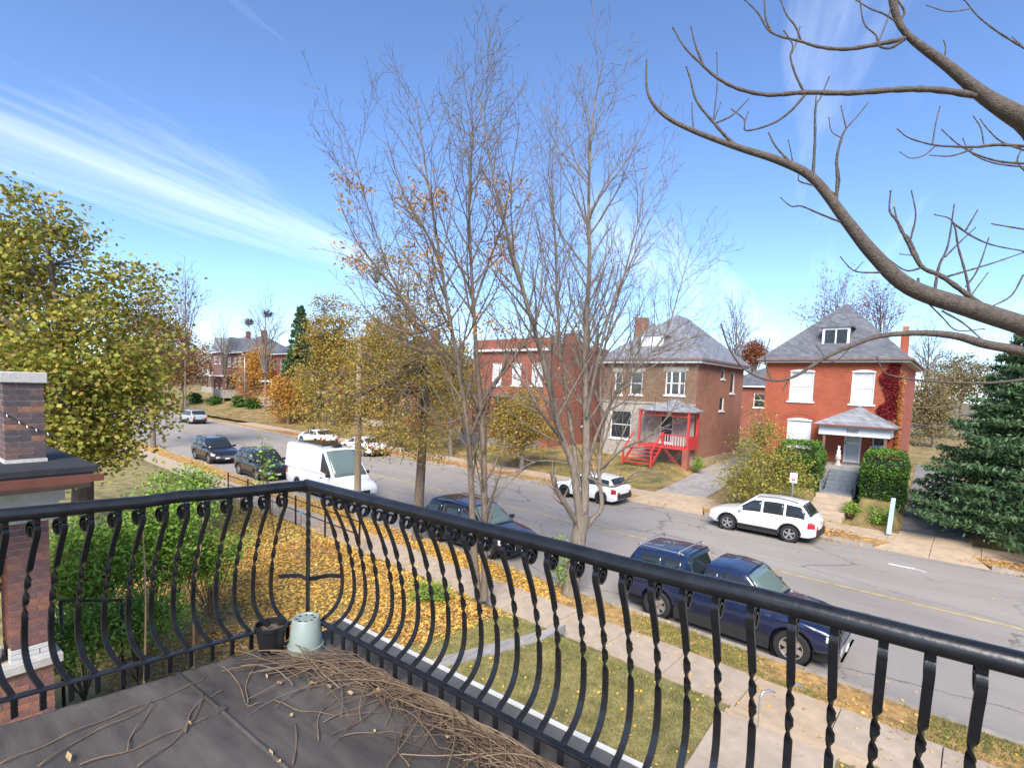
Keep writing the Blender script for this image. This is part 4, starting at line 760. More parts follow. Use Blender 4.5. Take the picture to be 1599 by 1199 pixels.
# ------------------------------------------------------------------ vehicles
def car(name, label, loc, heading, s):
    L, W, wb, fo, wr = s['L'], s['W'], s['wb'], s['fo'], s['wr']; xf = L/2-fo; xr = xf-wb; sill = s.get('sill', 0.30)
    root = empty(name, (loc[0], loc[1], 0.0), heading); tag(root, label, s.get('cat', 'car'))
    pm = s['paint']; prof = np.array(s['prof'], float)
    def zt(x): return float(np.interp(x, prof[:, 0], prof[:, 1]))
    def hw(x):
        e = max(0.0, (abs(x)-0.36*L)/(0.14*L)); return W/2*(1-s.get('taper', 0.13)*e*e)
    def zb(x):
        z = sill+0.10*max(0.0, (abs(x)-0.44*L)/(0.06*L))
        for xw in (xf, xr):
            d_ = abs(x-xw); ra = wr+0.055
            if d_ < ra: z = max(z, wr+math.sqrt(ra*ra-d_*d_))
        return min(z, zt(x)-0.09)
    FR = ((0.93,0.0),(1.0,0.14),(1.005,0.5),(0.985,0.82),(0.955,0.93),(0.88,1.0))
    def sec(x):
        a, t, h = zb(x), zt(x), hw(x); half = [(h*fy, a+(t-a)*fz) for fy, fz in FR]
        return [(-y, z) for y, z in half]+[(-h*0.45, t+0.025), (0, t+0.035), (h*0.45, t+0.025)]+[(y, z) for y, z in reversed(half)]
    xs = sorted({*np.linspace(-L/2, L/2, 46), *[xw+k*(wr+0.055)*1.0 for xw in (xf, xr) for k in (-1,-0.98,-0.9,-0.75,-0.5,-0.25,0,0.25,0.5,0.75,0.9,0.98,1)], -L/2+0.03, L/2-0.03, -L/2+0.08, L/2-0.08})
    b = MB(); n = None
    for x in xs:
        e = 1.0
        if abs(abs(x)-L/2) < 1e-6: e = 0.94
        q = sec(x); n = len(q); zc = (zb(x)+zt(x))/2
        b.v += [(x, y*e, zc+(z-zc)*e) for y, z in q]
    m_ = len(xs)
    for i in range(m_-1):
        for k in range(n): b.f.append((i*n+k, i*n+(k+1) % n, (i+1)*n+(k+1) % n, (i+1)*n+k))
    b.f += [tuple(range(n-1, -1, -1)), tuple((m_-1)*n+k for k in range(n))]; b.mi = [0]*len(b.f)
    body = b.build('body', pm, root, True, 38)
    MB().box(-L/2+0.18, L/2-0.18, -W/2+0.27, W/2-0.27, 0.19, 0.62).box(xr+wr+0.08, xf-wr-0.08, -W/2+0.04, W/2-0.04, 0.2, sill+0.06).build('underbody', M['trim_black'], root)
    def patch(nm, m, x0, x1, f0, f1, side, off=0.008, par=None, nx=6, nf=4):      # panel lying on the body side between two heights
        q = MB(); zsx = [f for f in np.linspace(f0, f1, nf)]
        for x in np.linspace(x0, x1, nx):
            a, t, h = zb(x), zt(x), hw(x)
            for f in zsx:
                fy = float(np.interp(f, [k[1] for k in FR], [k[0] for k in FR])); q.v.append((x, side*(h*fy+off), a+(t-a)*f))
        q.f = [(i*nf+k, i*nf+k+1, (i+1)*nf+k+1, (i+1)*nf+k) for i in range(nx-1) for k in range(nf-1)]; q.mi = [0]*len(q.f)
        o = q.build(nm, m, par or root, fix=False); md = o.modifiers.new('t', 'SOLIDIFY'); md.thickness = 0.012; md.offset = 0; return o
    # cabins: (x rear base, x rear roof, x front roof, x front base, roof z list, belt half width factor, roof half width factor, splits)
    for ci, c in enumerate(s['cabins']):
        xd, xc, xb_, xa = c['x']; zr = c['zr']; wbf, wrf = c.get('wb', 0.945)*W/2, c.get('wr', 0.76)*W/2; gm = c.get('glass', M['car_glass']); cm = c.get('paint', pm)
        rl_ = np.array([(xd, zt(xd)-0.02), (xc, zr[0])]+[((xc+xb_)/2, zr[1])]+[(xb_, zr[2]), (xa, zt(xa)-0.02)])
        def zroof(x): return float(np.interp(x, rl_[:, 0], rl_[:, 1]))
        zmax = max(zr)
        def wtop(x):
            base = zt(x)-0.02; t = (zroof(x)-base)/(zmax-base); return wbf-(wbf-wrf)*max(0, min(1, t))
        def crown(x, s_): return zroof(x)+0.035*(1-s_*s_)
        xs2 = sorted({*np.linspace(xd, xc, 6), *np.linspace(xc, xb_, 10), *np.linspace(xb_, xa, 8)})
        b = MB(); n2 = None
        for x in xs2:
            base = zt(x)-0.03; wt = wtop(x); zq = zroof(x)
            ring = [(-wbf, base), (-wt-0.004, zq-0.05), (-wt+0.03, zq-0.008)]+[(wt*k, crown(x, k)) for k in (-0.8,-0.4,0,0.4,0.8)]+[(wt-0.03, zq-0.008), (wt+0.004, zq-0.05), (wbf, base)]
            n2 = len(ring); b.v += [(x, y, max(z, base-0.001)) for y, z in ring]
        m2 = len(xs2)
        b.f = [(i*n2+k, i*n2+k+1, (i+1)*n2+k+1, (i+1)*n2+k) for i in range(m2-1) for k in range(n2-1)]+[tuple(range(n2)), tuple((m2-1)*n2+k for k in range(n2-1, -1, -1))]; b.mi = [0]*len(b.f)
        cab = b.build(c.get('name', 'cabin'), cm, root, True, 30)
        def screen(nm, xa_, xb2, t0, t1, m):       # glass on the front or rear slope
            q = MB(); ny = 7
            for t in np.linspace(t0, t1, 5):
                x = xa_+(xb2-xa_)*t; wt = wtop(x)*0.90
                for k in np.linspace(-1, 1, ny): q.v.append((x, wt*k, crown(x, k*0.9)+0.012))
            q.f = [(i*ny+k, i*ny+k+1, (i+1)*ny+k+1, (i+1)*ny+k) for i in range(4) for k in range(ny-1)]; q.mi = [0]*len(q.f)
            o = q.build(nm, m, root, True, fix=False); sg = o.modifiers.new('t', 'SOLIDIFY'); sg.thickness = 0.01; sg.offset = 0
        if c.get('front', True): screen('windscreen', xa, xb_, 0.08, 0.93, gm)
        if c.get('rear', True): screen('rear_window', xd, xc, 0.25 if c.get('hatch') else 0.12, 0.9, M['car_glass'])
        for side in (1, -1):
            for x0, x1 in c.get('wins', []):
                q = MB(); nx = 9; nf = 4
                for x in np.linspace(x0, x1, nx):
                    base = zt(x)-0.03; wt = wtop(x)+0.004; top = max(base+0.03, zroof(x)-0.05)
                    for f in np.linspace(0.10, 0.90, nf): q.v.append((x, side*(wbf+(wt-wbf)*f+0.007), base+(top-base)*f))
                q.f = [(i*nf+k, i*nf+k+1, (i+1)*nf+k+1, (i+1)*nf+k) for i in range(nx-1) for k in range(nf-1)]; q.mi = [0]*len(q.f)
                o = q.build('side_window', M['car_glass'], root, True, fix=False); sg = o.modifiers.new('t', 'SOLIDIFY'); sg.thickness = 0.01; sg.offset = 0
        if c.get('rails'):
            for side in (1, -1):
                x0, x1 = xc+0.12, xb_-0.12; y_ = side*(wrf-0.07); q = MB()
                q.tube([(x0, y_, zroof(x0)+0.0), (x0+0.1, y_, zroof(x0+0.1)+0.055), ((x0+x1)/2, y_, zroof((x0+x1)/2)+0.065), (x1-0.1, y_, zroof(x1-0.1)+0.055), (x1, y_, zroof(x1))], 0.017, 6); q.build('roof_rail', c['rails'], root, True)
    # wheels
    for xw in (xf, xr):
        for side in (1, -1):
            q = MB(); t_ = 0.105; q.lathe([(wr*0.66,-t_),(wr*0.93,-t_),(wr,-t_*0.75),(wr,t_*0.75),(wr*0.93,t_),(wr*0.66,t_),(wr*0.64,t_*0.6),(wr*0.64,-t_*0.6)], 28, (0,0,0), 'y', closed=True)
            wl = q.build('wheel', M['tyre'], root, True, 40); wl.location = (xw, side*(W/2-0.115), wr)
            q = MB(); q.lathe([(wr*0.65,t_*0.75),(wr*0.60,t_*0.8),(wr*0.58,t_*0.25),(0.001,t_*0.2)], 24, (0,0,0), 'y')
            rm = s.get('rim', M['rim']); r_ = q.build('rim', M['rim_dark'], wl, True, 40); q = MB(); ns = s.get('spokes', 5)
            for k in range(ns):
                a = 2*math.pi*k/ns+0.3; dv_ = (math.cos(a), 0, math.sin(a)); q.obox((dv_[0]*wr*0.31, t_*0.58, dv_[2]*wr*0.31), (dv_, (0,1,0), (-dv_[2],0,dv_[0])), (wr*0.30, 0.018, wr*s.get('spw', 0.10)))
            q.lathe([(0.001,t_*0.85),(wr*0.12,t_*0.82),(wr*0.15,t_*0.5)], 12, (0,0,0), 'y'); q.lathe([(wr*0.645,t_*0.72),(wr*0.645,t_*0.9),(wr*0.585,t_*0.86),(wr*0.585,t_*0.6)], 28, (0,0,0), 'y')
            q.build('rim', rm, wl, True, 40)
            if side < 0: wl.rotation_euler = (0, 0, math.pi)
            q = MB(); q.lathe([(wr+0.05, 0.0),(wr+0.05, 0.20),(0.001, 0.20)], 24, (0,0,0), 'y'); o = q.build('wheel_well', M['trim_black'], root); o.location = (xw, side*(W/2-0.02), wr); o.rotation_euler = (0, 0, math.pi if side > 0 else 0)
            if s.get('cladding'):
                q = MB(); ra = wr+0.055; pts = []
                for k in range(15):
                    a = math.pi*(0.02+0.96*k/14); pts.append((xw+math.cos(a)*ra, math.sin(a)*ra+wr))
                for k in range(14):
                    (xA, zA), (xB, zB) = pts[k], pts[k+1]; ca, cb = (xA-xw)/ra, (xB-xw)/ra; sa, sb = (zA-wr)/ra, (zB-wr)/ra; e = 0.055
                    yA, yB = side*(hw(xA)+0.010), side*(hw(xB)+0.010); q.add([(xA,yA,zA),(xB,yB,zB),(xB+cb*e,yB,zB+sb*e),(xA+ca*e,yA,zA+sa*e)], [(0,1,2,3)])
                q.build('arch_trim', M['trim_black'], root, fix=False)
    for side in (1, -1):
        if s.get('cladding'): patch('sill_trim', M['trim_black'], xr+wr+0.06, xf-wr-0.06, 0.0, 0.2, side)
        for xdr in s.get('doors', []):
            patch('door_seam', M['trim_black'], xdr-0.006, xdr+0.006, 0.16, 0.97, side, 0.001)
        for xh in s.get('handles', []):
            q = MB(); z_ = zb(xh)+(zt(xh)-zb(xh))*0.80; q.box(xh-0.1, xh+0.1, side*(hw(xh)*0.985), side*(hw(xh)*0.985+0.03), z_-0.018, z_+0.018); q.build('door_handle', s.get('hm', pm), root)
        c = s['cabins'][-1]; xm_ = c['x'][3]-0.38; q = MB(); y0 = side*W/2*0.95; q.obox((xm_, y0+side*0.14, zt(xm_)+0.09), ((1,0,0),(0,1,0),(0,0,1)), (0.07, 0.11, 0.075)); q.build('wing_mirror', s.get('mm', pm), root, bevel=0.03)
        h0, h1 = s.get('head', (0.55, 0.85)); patch('headlight', M['lamp_clear'], L/2-s.get('hl', 0.42), L/2-0.035, h0, h1, side, 0.006)
        t0, t1 = s.get('tail', (0.55, 0.9)); patch('tail_light', M['lamp_red'], -L/2+0.035, -L/2+s.get('tl', 0.3), t0, t1, side, 0.006)
    def face(nm, m, xs_, y0, y1, z0, z1, d_=0.02):
        x = xs_*(L/2); q = MB(); q.box(min(x, x+xs_*d_), max(x, x+xs_*d_), y0, y1, z0, z1); return q.build(nm, m, root, bevel=0.008)
    zf, zr_ = zt(L/2), zt(-L/2); w9 = W/2*0.78
    face('grille', s.get('gm', M['trim_black']), 1, -w9*0.62, w9*0.62, zf*0.62, zf*0.90)
    face('front_bumper', s.get('bm', M['trim_black']), 1, -w9, w9, 0.36, zf*0.50, 0.045); face('front_plate', M['plate'], 1, -0.15, 0.15, zf*0.50+0.01, zf*0.50+0.12, 0.03)
    face('rear_bumper', s.get('bm', M['trim_black']), -1, -w9, w9, 0.36, 0.62, 0.05); face('rear_plate', M['plate'], -1, -0.15, 0.15, zr_*0.66, zr_*0.66+0.13, 0.015)
    for side in (1, -1):
        face('head_lamp_face', M['lamp_clear'], 1, *sorted((side*w9*0.66, side*w9*1.02)), zf*0.66, zf*0.88, 0.012); face('tail_lamp_face', M['lamp_red'], -1, *sorted((side*w9*0.66, side*w9*1.04)), zr_*0.62, zr_*0.92, 0.012)
    return root
def suv(paint_, L=4.6, W=1.84, h=1.68, **k):
    s = dict(L=L, W=W, wb=L*0.58, fo=L*0.20, wr=0.35, paint=paint_, prof=[(-L/2,0.86),(-L/2+0.05,0.98),(-L*0.38,1.04),(-0.1,1.02),(L*0.20,1.0),(L*0.27,0.98),(L*0.42,0.88),(L/2-0.06,0.78),(L/2,0.66)],
      cabins=[dict(x=(-L/2+0.10,-L/2+0.62,L*0.07,L*0.26), zr=(h-0.06,h,h-0.05), wins=[(-L*0.40,-L*0.235),(-L*0.215,-L*0.03),(-L*0.01,L*0.185)], rails=M['trim_black'], hatch=True)], doors=[-L*0.225,-L*0.02,L*0.2], handles=[-L*0.18,L*0.03], cladding=True)
    s.update(k); return s
HD = -AL
# white compact SUV parked facing left on the far side
car('white_suv', 'white compact SUV parked at the far kerb below the red house', (-4.85, 24.85), HD+math.pi, suv(M['car_white'], 4.3, 1.76, 1.66))
hb_ = suv(M['car_white'], 4.05, 1.76, 1.44, sill=0.22, wr=0.32, cladding=False, rim=M['rim_dark'], spokes=7)
hb_['cabins'][0].update(rails=None, x=(-1.98,-1.50,0.30,1.05), wins=[(-1.55,-1.0),(-0.92,-0.05),(0.03,0.8)]); hb_['prof'] = [(-2.03,0.78),(-1.97,0.92),(-1.5,0.98),(0.8,0.93),(1.1,0.90),(1.75,0.78),(1.96,0.68),(2.03,0.58)]
car('white_hatchback', 'white hatchback with black wheels parked behind the big bare tree', (-13.75, 25.45), HD+math.pi, hb_)
# silver SUV driving off far down the street
car('silver_suv', 'silver SUV driving away far down the street', (-71.5, 28.0), HD+math.pi, suv(M['car_silver'], 4.8, 1.9, 1.72))
# near side row
car('black_crossover', 'black crossover with bright grille, leftmost car at the near kerb', (-39.2, 16.75), HD, suv(M['car_black'], 4.6, 1.82, 1.66, gm=M['chrome'], bm=M['car_black'], cladding=False))
car('black_suv', 'black SUV parked between the crossover and the white van', (-31.3, 16.1), HD, suv(M['car_black'], 4.4, 1.84, 1.66))
wag = suv(M['car_navy'], 4.75, 1.84, 1.64); wag['cabins'][0]['glass'] = M['car_glass_green']
car('navy_wagon', 'dark navy wagon parked between the twin trunk and the large tree', (-12.75, 14.75), HD, wag)
Lv = 6.0
van = dict(L=Lv, W=2.02, wb=3.6, fo=1.0, wr=0.36, paint=M['car_white'], cat='van', taper=0.09, sill=0.34, prof=[(-Lv/2,1.25),(-Lv/2+0.05,1.32),(1.2,1.32),(1.9,1.22),(2.2,1.12),(2.75,0.98),(2.92,0.86),(Lv/2,0.72)],
  cabins=[dict(x=(-Lv/2+0.02,-Lv/2+0.10,0.95,2.15), zr=(2.52,2.56,2.50), wb=0.985, wr=0.86, wins=[(0.85,1.75)], rear=False, name='cargo_body', glass=M['car_glass_green'])], doors=[-0.4,0.75,1.75], handles=[0.95], head=(0.5,0.9), hl=0.5, hm=M['trim_black'], mm=M['trim_black'], bm=M['trim_black'])
vo_ = car('white_van', 'tall white cargo van with roof panels parked behind the pole', (-24.1, 16.0), HD, van)
for k in range(4): MB().box(-2.3+0.62*k, -2.3+0.62*k+0.54, -0.55, 0.55, 2.605, 2.65).build('solar_panel', M['glass'], vo_)
MB().box(-2.36, 0.25, -0.60, -0.56, 2.575, 2.62).box(-2.36, 0.25, 0.56, 0.60, 2.575, 2.62).build('roof_rack', M['steel'], vo_)
MB().box(0.5, 0.85, -0.2, 0.2, 2.57, 2.70).build('roof_vent', M['trim_black'], vo_)
Lp = 5.3
pk_ = dict(L=Lp, W=1.86, wb=3.24, fo=0.92, wr=0.385, paint=M['car_blue'], cat='pickup truck', sill=0.46, taper=0.08, spokes=6, spw=0.14,
  prof=[(-Lp/2,1.02),(-Lp/2+0.04,1.12),(-0.55,1.14),(-0.5,1.14),(0.9,1.14),(1.25,1.13),(1.9,1.06),(2.4,0.98),(2.6,0.84),(Lp/2,0.72)],
  cabins=[dict(x=(-Lp/2+0.03,-Lp/2+0.42,-0.85,-0.56), zr=(1.74,1.78,1.78), wb=0.95, wr=0.80, wins=[(-2.05,-1.5),(-1.42,-0.95)], front=True, name='bed_topper', glass=M['car_glass']),
          dict(x=(-0.50,-0.30,0.62,1.28), zr=(1.74,1.77,1.72), wb=0.95, wr=0.76, wins=[(-0.36,-0.02),(0.05,1.05)], rear=True, glass=M['car_glass_green'])], doors=[-0.02,1.08], handles=[0.12], hm=M['chrome'], bm=M['car_blue'], head=(0.55,0.8), hl=0.26, gm=M['chrome'])
tr = car('blue_pickup', 'dark blue pickup truck with bed topper and roof bars at the near kerb', (-3.45, 13.95), HD, pk_)
for xx in (-2.15, -1.05): q = MB(); q.tube([(xx,-0.74,1.79),(xx,-0.72,1.88),(xx,0.72,1.88),(xx,0.74,1.79)], 0.017, 6); q.build('cross_bar', M['steel'], tr, True)
for s_ in (1,-1): q = MB(); q.tube([(-2.25,s_*0.70,1.80),(-2.2,s_*0.70,1.835),(-0.98,s_*0.70,1.835),(-0.93,s_*0.70,1.80)], 0.014, 6); q.build('roof_rail', M['steel'], tr, True)
MB().box(-0.555, -0.505, -0.88, 0.88, 0.6, 1.13).build('cab_gap', M['trim_black'], tr)
# far white cars half hidden behind the yellow tree
sed = suv(M['car_white'], 4.5, 1.8, 1.46, cladding=False); sed['cabins'][0].update(rails=None, x=(-1.7,-0.95,0.35,1.25), wins=[(-1.2,-0.75),(-0.68,0.05),(0.12,0.95)], hatch=False)
car('white_sedan', 'white sedan at the far kerb, left of the two seen through yellow leaves', (-43.2, 27.4), HD+math.pi, dict(sed)); car('white_sedan', 'white sedan at the far kerb, right of the two seen through yellow leaves', (-35.8, 26.9), HD+math.pi, dict(sed))
# ------------------------------------------------------------------ trees
UP = np.array([0, 0, 1.0])
def nrm(v): return v/(np.linalg.norm(v)+1e-9)
def tubes_mesh(name, polys):
    Vs, Fs, b0 = [], [], 0
    for P, rad in polys:
        P = np.asarray(P, float); m = len(P); rad = np.asarray(rad, float); r0 = rad.max()
        n = 9 if r0 > 0.07 else (6 if r0 > 0.025 else (4 if r0 > 0.009 else 3))
        T = np.gradient(P, axis=0); T /= (np.linalg.norm(T, axis=1)[:, None]+1e-9)
        ref = UP if abs(T[:, 2]).mean() < 0.75 else np.array([1.0, 0, 0])
        A = np.cross(T, ref); A /= (np.linalg.norm(A, axis=1)[:, None]+1e-9); B = np.cross(T, A)
        th = np.arange(n)*2*math.pi/n
        Vs.append((P[:, None]+rad[:, None, None]*(np.cos(th)[None, :, None]*A[:, None]+np.sin(th)[None, :, None]*B[:, None])).reshape(-1, 3))
        i, k = np.meshgrid(np.arange(m-1), np.arange(n), indexing='ij'); k2 = (k+1) % n
        Fs.append((b0+np.stack([i*n+k, i*n+k2, (i+1)*n+k2, (i+1)*n+k], -1)).reshape(-1, 4)); b0 += m*n
    return mesh_np(name, np.vstack(Vs), np.vstack(Fs), True)
def leaf_mesh(name, C, size, flat=0.35, aspect=0.6, droop=0.0):
    C = np.asarray(C, float); n = len(C); sz = size*rng.uniform(0.6, 1.3, n)[:, None]
    nn = rng.normal(0, 1, (n, 3)); nn[:, 2] = np.abs(nn[:, 2])+flat; nn /= np.linalg.norm(nn, axis=1)[:, None]
    a = np.cross(nn, rng.normal(0, 1, (n, 3))); a /= np.linalg.norm(a, axis=1)[:, None]; a[:, 2] -= droop; b = np.cross(nn, a)
    V = np.stack([C-a*sz*0.5, C+b*sz*0.5*aspect+nn*sz*0.12, C+a*sz*0.5, C-b*sz*0.5*aspect+nn*sz*0.12], 1).reshape(-1, 3)
    return mesh_np(name, V, np.arange(4*n).reshape(-1, 4))
def grow(out, tips, p, d, L, r, lev, sp):
    sg = max(3, int(L/sp['seg'])); P = [p]; d = nrm(d)
    for i in range(sg):
        d = nrm(d+rng.normal(0, sp['wob'], 3)+UP*sp['trop'][lev]); p = p+d*(L/sg); P.append(p)
    P = np.array(P); t = np.linspace(0, 1, sg+1); rad = np.maximum(r*(1-0.8*t), sp['rmin']); out.append((P, rad))
    if lev >= sp['max']: tips.append(P); return
    spawn(out, tips, P, rad, L, lev, sp)
def spawn(out, tips, P, rad, L, lev, sp, t0=None):
    n = int(round(L*sp['den'][lev]*rng.uniform(0.8, 1.2))); t0 = sp['t0'] if t0 is None else t0
    az = rng.uniform(0, 6.28)
    for k in range(n):
        t = t0+(1-t0)*(k+rng.random())/max(n, 1); f = t*(len(P)-1); i = min(int(f), len(P)-2); q = P[i]+(P[i+1]-P[i])*(f-i); dd = nrm(P[i+1]-P[i])
        az += 2.4+rng.normal(0, 0.4); x = nrm(np.cross(dd, UP+rng.normal(0, 0.05, 3))); y = np.cross(dd, x); an = sp['ang'][lev]*rng.uniform(0.75, 1.25)
        cd = dd*math.cos(an)+(x*math.cos(az)+y*math.sin(az))*math.sin(an)
        L2 = min(L*sp['ratio'][lev], sp['lmax'][lev])*(1-0.5*t)*rng.uniform(0.7, 1.25); r2 = min(np.interp(f, np.arange(len(P)), rad)*0.65, sp['r'][lev])
        if L2 > 0.12: grow(out, tips, q, cd, L2, r2, lev+1, sp)
BARE = dict(seg=0.28, wob=0.07, trop=[0.05,0.06,0.06,0.05], max=3, den=[2.8,3.4,4.4], t0=0.15, ang=[0.62,0.65,0.7], ratio=[0.42,0.42,0.45], lmax=[3.6,1.7,0.8], r=[0.032,0.012,0.0065], rmin=0.0046)
def stem(path, k=5): return catmull(path, k)
def stem_tree(name, label, base, stems, sp, bark, group=None, t0=0.25):
    root = empty(name, tuple(base)); tag(root, label, 'tree', group); thick, thin, tips = [], [], []
    for P, r0, r1 in stems:
        P = np.array(P); L = np.linalg.norm(np.diff(P, axis=0), axis=1).sum(); rad = np.linspace(r0, r1, len(P)); thick.append((P-base, rad)); spawn(thin, tips, P, rad, L, 0, sp, t0)
    link('trunk', tubes_mesh('trunk', thick), bark, root)
    if thin: link('branches', tubes_mesh('branches', [(P-base, r) for P, r in thin]), bark, root)
    return root, tips
def DP(dep, *pts): return [at_depth(x, y, dep+(e[0] if e else 0)) for x, y, *e in pts]
# large bare multi-stem tree by the kerb
B1 = np.array([-7.45, 12.75, 0.1]); d1 = float(np.dot(B1-np.array([0,0,CAM_H]), CF))
S1 = [(stem([B1, *DP(d1, (899,880),(905,835),(910,805))]), 0.235, 0.21),
 (stem(DP(d1, (908,825),(900,760,-0.1),(893,720,-0.2),(875,675,-0.4),(860,610,-0.6),(842,540,-0.8),(822,470,-1.0),(800,390,-1.1),(778,310,-1.2),(760,220,-1.2),(748,150,-1.2))), 0.125, 0.012),
 (stem(DP(d1, (912,820),(915,740,0.1),(916,660,0.2),(914,580,0.3),(917,500,0.4),(921,400,0.4),(920,300,0.4),(925,200,0.4),(937,110,0.4))), 0.135, 0.012),
 (stem(DP(d1, (910,830),(926,810,0.3),(940,790,0.6),(936,735,0.8),(941,670,1.0),(938,590,1.2),(950,520,1.4),(975,430,1.6),(1000,330,1.7),(1012,240,1.8))), 0.085, 0.010),
 (stem(DP(d1, (905,822),(885,790,-0.5),(870,765,-0.8),(862,738,-1.0))), 0.085, 0.06),
 (stem(DP(d1, (912,790),(925,700,0.6),(960,620,1.2),(1000,570,1.7),(1040,520,2.0),(1062,450,2.2),(1080,385,2.3))), 0.06, 0.009),
 (stem(DP(d1, (905,760),(890,650,0.8),(878,560,1.4),(870,470,1.8),(868,380,2.0),(862,280,2.1),(870,190,2.1))), 0.07, 0.010),
 (stem(DP(d1, (916,650),(935,560,-0.6),(958,470,-1.0),(990,400,-1.4),(1020,330,-1.5))), 0.055, 0.009),
 (stem(DP(d1, (880,690),(850,650,-1.2),(820,600,-1.6),(790,555,-1.8),(765,500,-2.0))), 0.05, 0.009),
 (stem(DP(d1, (935,735,0.8),(975,700,0.2),(1015,680,-0.4),(1050,640,-0.8),(1072,590,-1.0))), 0.04, 0.008),
 (stem(DP(d1, (895,725),(840,720,-1.0),(790,745,-1.6),(740,745,-2.0))), 0.035, 0.007), (stem(DP(d1, (918,745),(960,760,-1.0),(1000,735,-1.6),(1040,745,-1.9))), 0.035, 0.007)]
t1, tip1 = stem_tree('bare_tree', 'large grey multi-stemmed bare tree at the kerb with a cord round its trunk', B1, S1, BARE, M['bark_grey'])
b = MB(); cpt = at_depth(901, 856, d1)-B1; b.lathe([(0.245,-0.015),(0.255,0),(0.245,0.015)], 20, tuple(cpt)); b.lathe([(0.24,0.05),(0.25,0.06),(0.24,0.07)], 20, tuple(cpt)); b.build('trunk_cord', mat('pale_green_cord', (0.45,0.55,0.45), 0.6), t1, True)
# twin-stem tree in the yard, a few orange leaves left
B2 = np.array([-8.7, 10.25, 0.4]); d2 = float(np.dot(B2-np.array([0,0,CAM_H]), CF))
S2 = [(stem([B2, *DP(d2, (742,880),(738,800),(735,730),(728,650,-0.1),(716,570,-0.2),(703,500,-0.3),(690,420,-0.4),(676,330,-0.5),(662,240,-0.6),(650,150,-0.6))]), 0.105, 0.010),
 (stem([B2+np.array([0.15,0.05,0]), *DP(d2, (757,880),(757,800),(756,720,0.1),(752,630,0.2))]), 0.095, 0.075),
 (stem(DP(d2, (752,640,0.2),(745,560,0.2),(740,480,0.2),(735,390,0.3),(733,300,0.3),(738,210,0.3),(735,130,0.3))), 0.07, 0.009), (stem(DP(d2, (752,632,0.2),(770,600,0.1),(795,572,0),(822,530,-0.2),(845,480,-0.3),(858,420,-0.4))), 0.055, 0.009),
 (stem(DP(d2, (752,640,0.2),(730,600,0.5),(700,565,0.8),(660,520,1.0),(620,450,1.2),(590,370,1.3),(565,290,1.3),(550,230,1.3))), 0.05, 0.009), (stem(DP(d2, (716,570,-0.2),(690,540,-0.6),(640,480,-1.0),(600,430,-1.3),(560,380,-1.4),(535,330,-1.5))), 0.045, 0.009),
 (stem(DP(d2, (740,480,0.2),(760,420,0.6),(785,350,0.8),(800,270,0.9),(812,190,1.0))), 0.04, 0.008), (stem(DP(d2, (690,420,-0.4),(665,360,-0.8),(630,300,-1.0),(605,220,-1.1))), 0.035, 0.008), (stem(DP(d2, (703,500,-0.3),(650,520,-0.8),(590,500,-1.3),(540,440,-1.6))), 0.035, 0.008), (stem(DP(d2, (728,650,-0.1),(690,660,-0.7),(640,620,-1.2),(600,590,-1.5))), 0.03, 0.008)]
t2, tip2 = stem_tree('twin_trunk_tree', 'slender twin-trunk tree in the yard with scattered orange leaves', B2, S2, BARE, M['bark'])
def leaves_on(root, base, tips, n, size, m, keep=lambda p: True, spread=0.12, name='leaves'):
    pts = []; tips = [t for t in tips if keep(t[-1])]
    if not tips: return
    for k in range(n):
        t = tips[int(rng.integers(len(tips)))]; i = int(rng.integers(max(1, len(t)//3), len(t))); pts.append(t[i]+rng.normal(0, spread, 3))
    link(name, leaf_mesh(name, np.array(pts)-base, size), m, root)
def pixel_of(p):
    c = p-np.array([0,0,CAM_H]); z = np.dot(c, CF); return 800+F_PX*np.dot(c, CR)/z, CY-F_PX*np.dot(c, CU)/z
M['leaf_orange'] = mat_island('orange_leaves', [(0.52,0.25,0.04),(0.62,0.33,0.06),(0.42,0.18,0.04),(0.60,0.42,0.10)])
M['leaf_yellow'] = mat_island('yellow_leaves', [(0.48,0.31,0.05),(0.33,0.28,0.05),(0.52,0.35,0.07),(0.20,0.22,0.04),(0.44,0.23,0.055),(0.28,0.21,0.06)])
M['leaf_olive'] = mat_island('olive_yellow_leaves', [(0.28,0.25,0.04),(0.42,0.30,0.05),(0.20,0.21,0.035),(0.38,0.22,0.06),(0.33,0.29,0.06),(0.48,0.31,0.07),(0.30,0.20,0.08)])
M['leaf_green'] = mat_island('green_gold_leaves', [(0.18,0.22,0.03),(0.28,0.30,0.045),(0.40,0.36,0.06),(0.14,0.18,0.028),(0.48,0.40,0.08),(0.33,0.21,0.06),(0.22,0.25,0.035)])
M['leaf_bright'] = mat_island('bright_green_leaves', [(0.15,0.29,0.035),(0.23,0.40,0.05),(0.32,0.46,0.08),(0.11,0.21,0.03)])
M['leaf_hedge'] = mat_island('hedge_leaves', [(0.03,0.085,0.015),(0.055,0.13,0.02),(0.085,0.18,0.03),(0.025,0.06,0.012)], 0.6, 0.1)
M['leaf_hedge_top'] = mat_island('light_hedge_leaves', [(0.10,0.21,0.025),(0.14,0.27,0.035),(0.075,0.16,0.02)], 0.6, 0.15)  # lighter green than leaf_hedge, for the hedge tops
M['leaf_spruce'] = mat_island('spruce_needles', [(0.035,0.075,0.03),(0.06,0.12,0.05),(0.09,0.165,0.065),(0.13,0.20,0.085)], 0.65, 0.05)
M['leaf_rust'] = mat_island('rust_leaves', [(0.30,0.14,0.06),(0.38,0.21,0.09),(0.24,0.13,0.07),(0.42,0.27,0.12)])
M['leaf_red'] = mat_island('red_brown_leaves', [(0.26,0.08,0.045),(0.34,0.13,0.06),(0.22,0.09,0.05)])
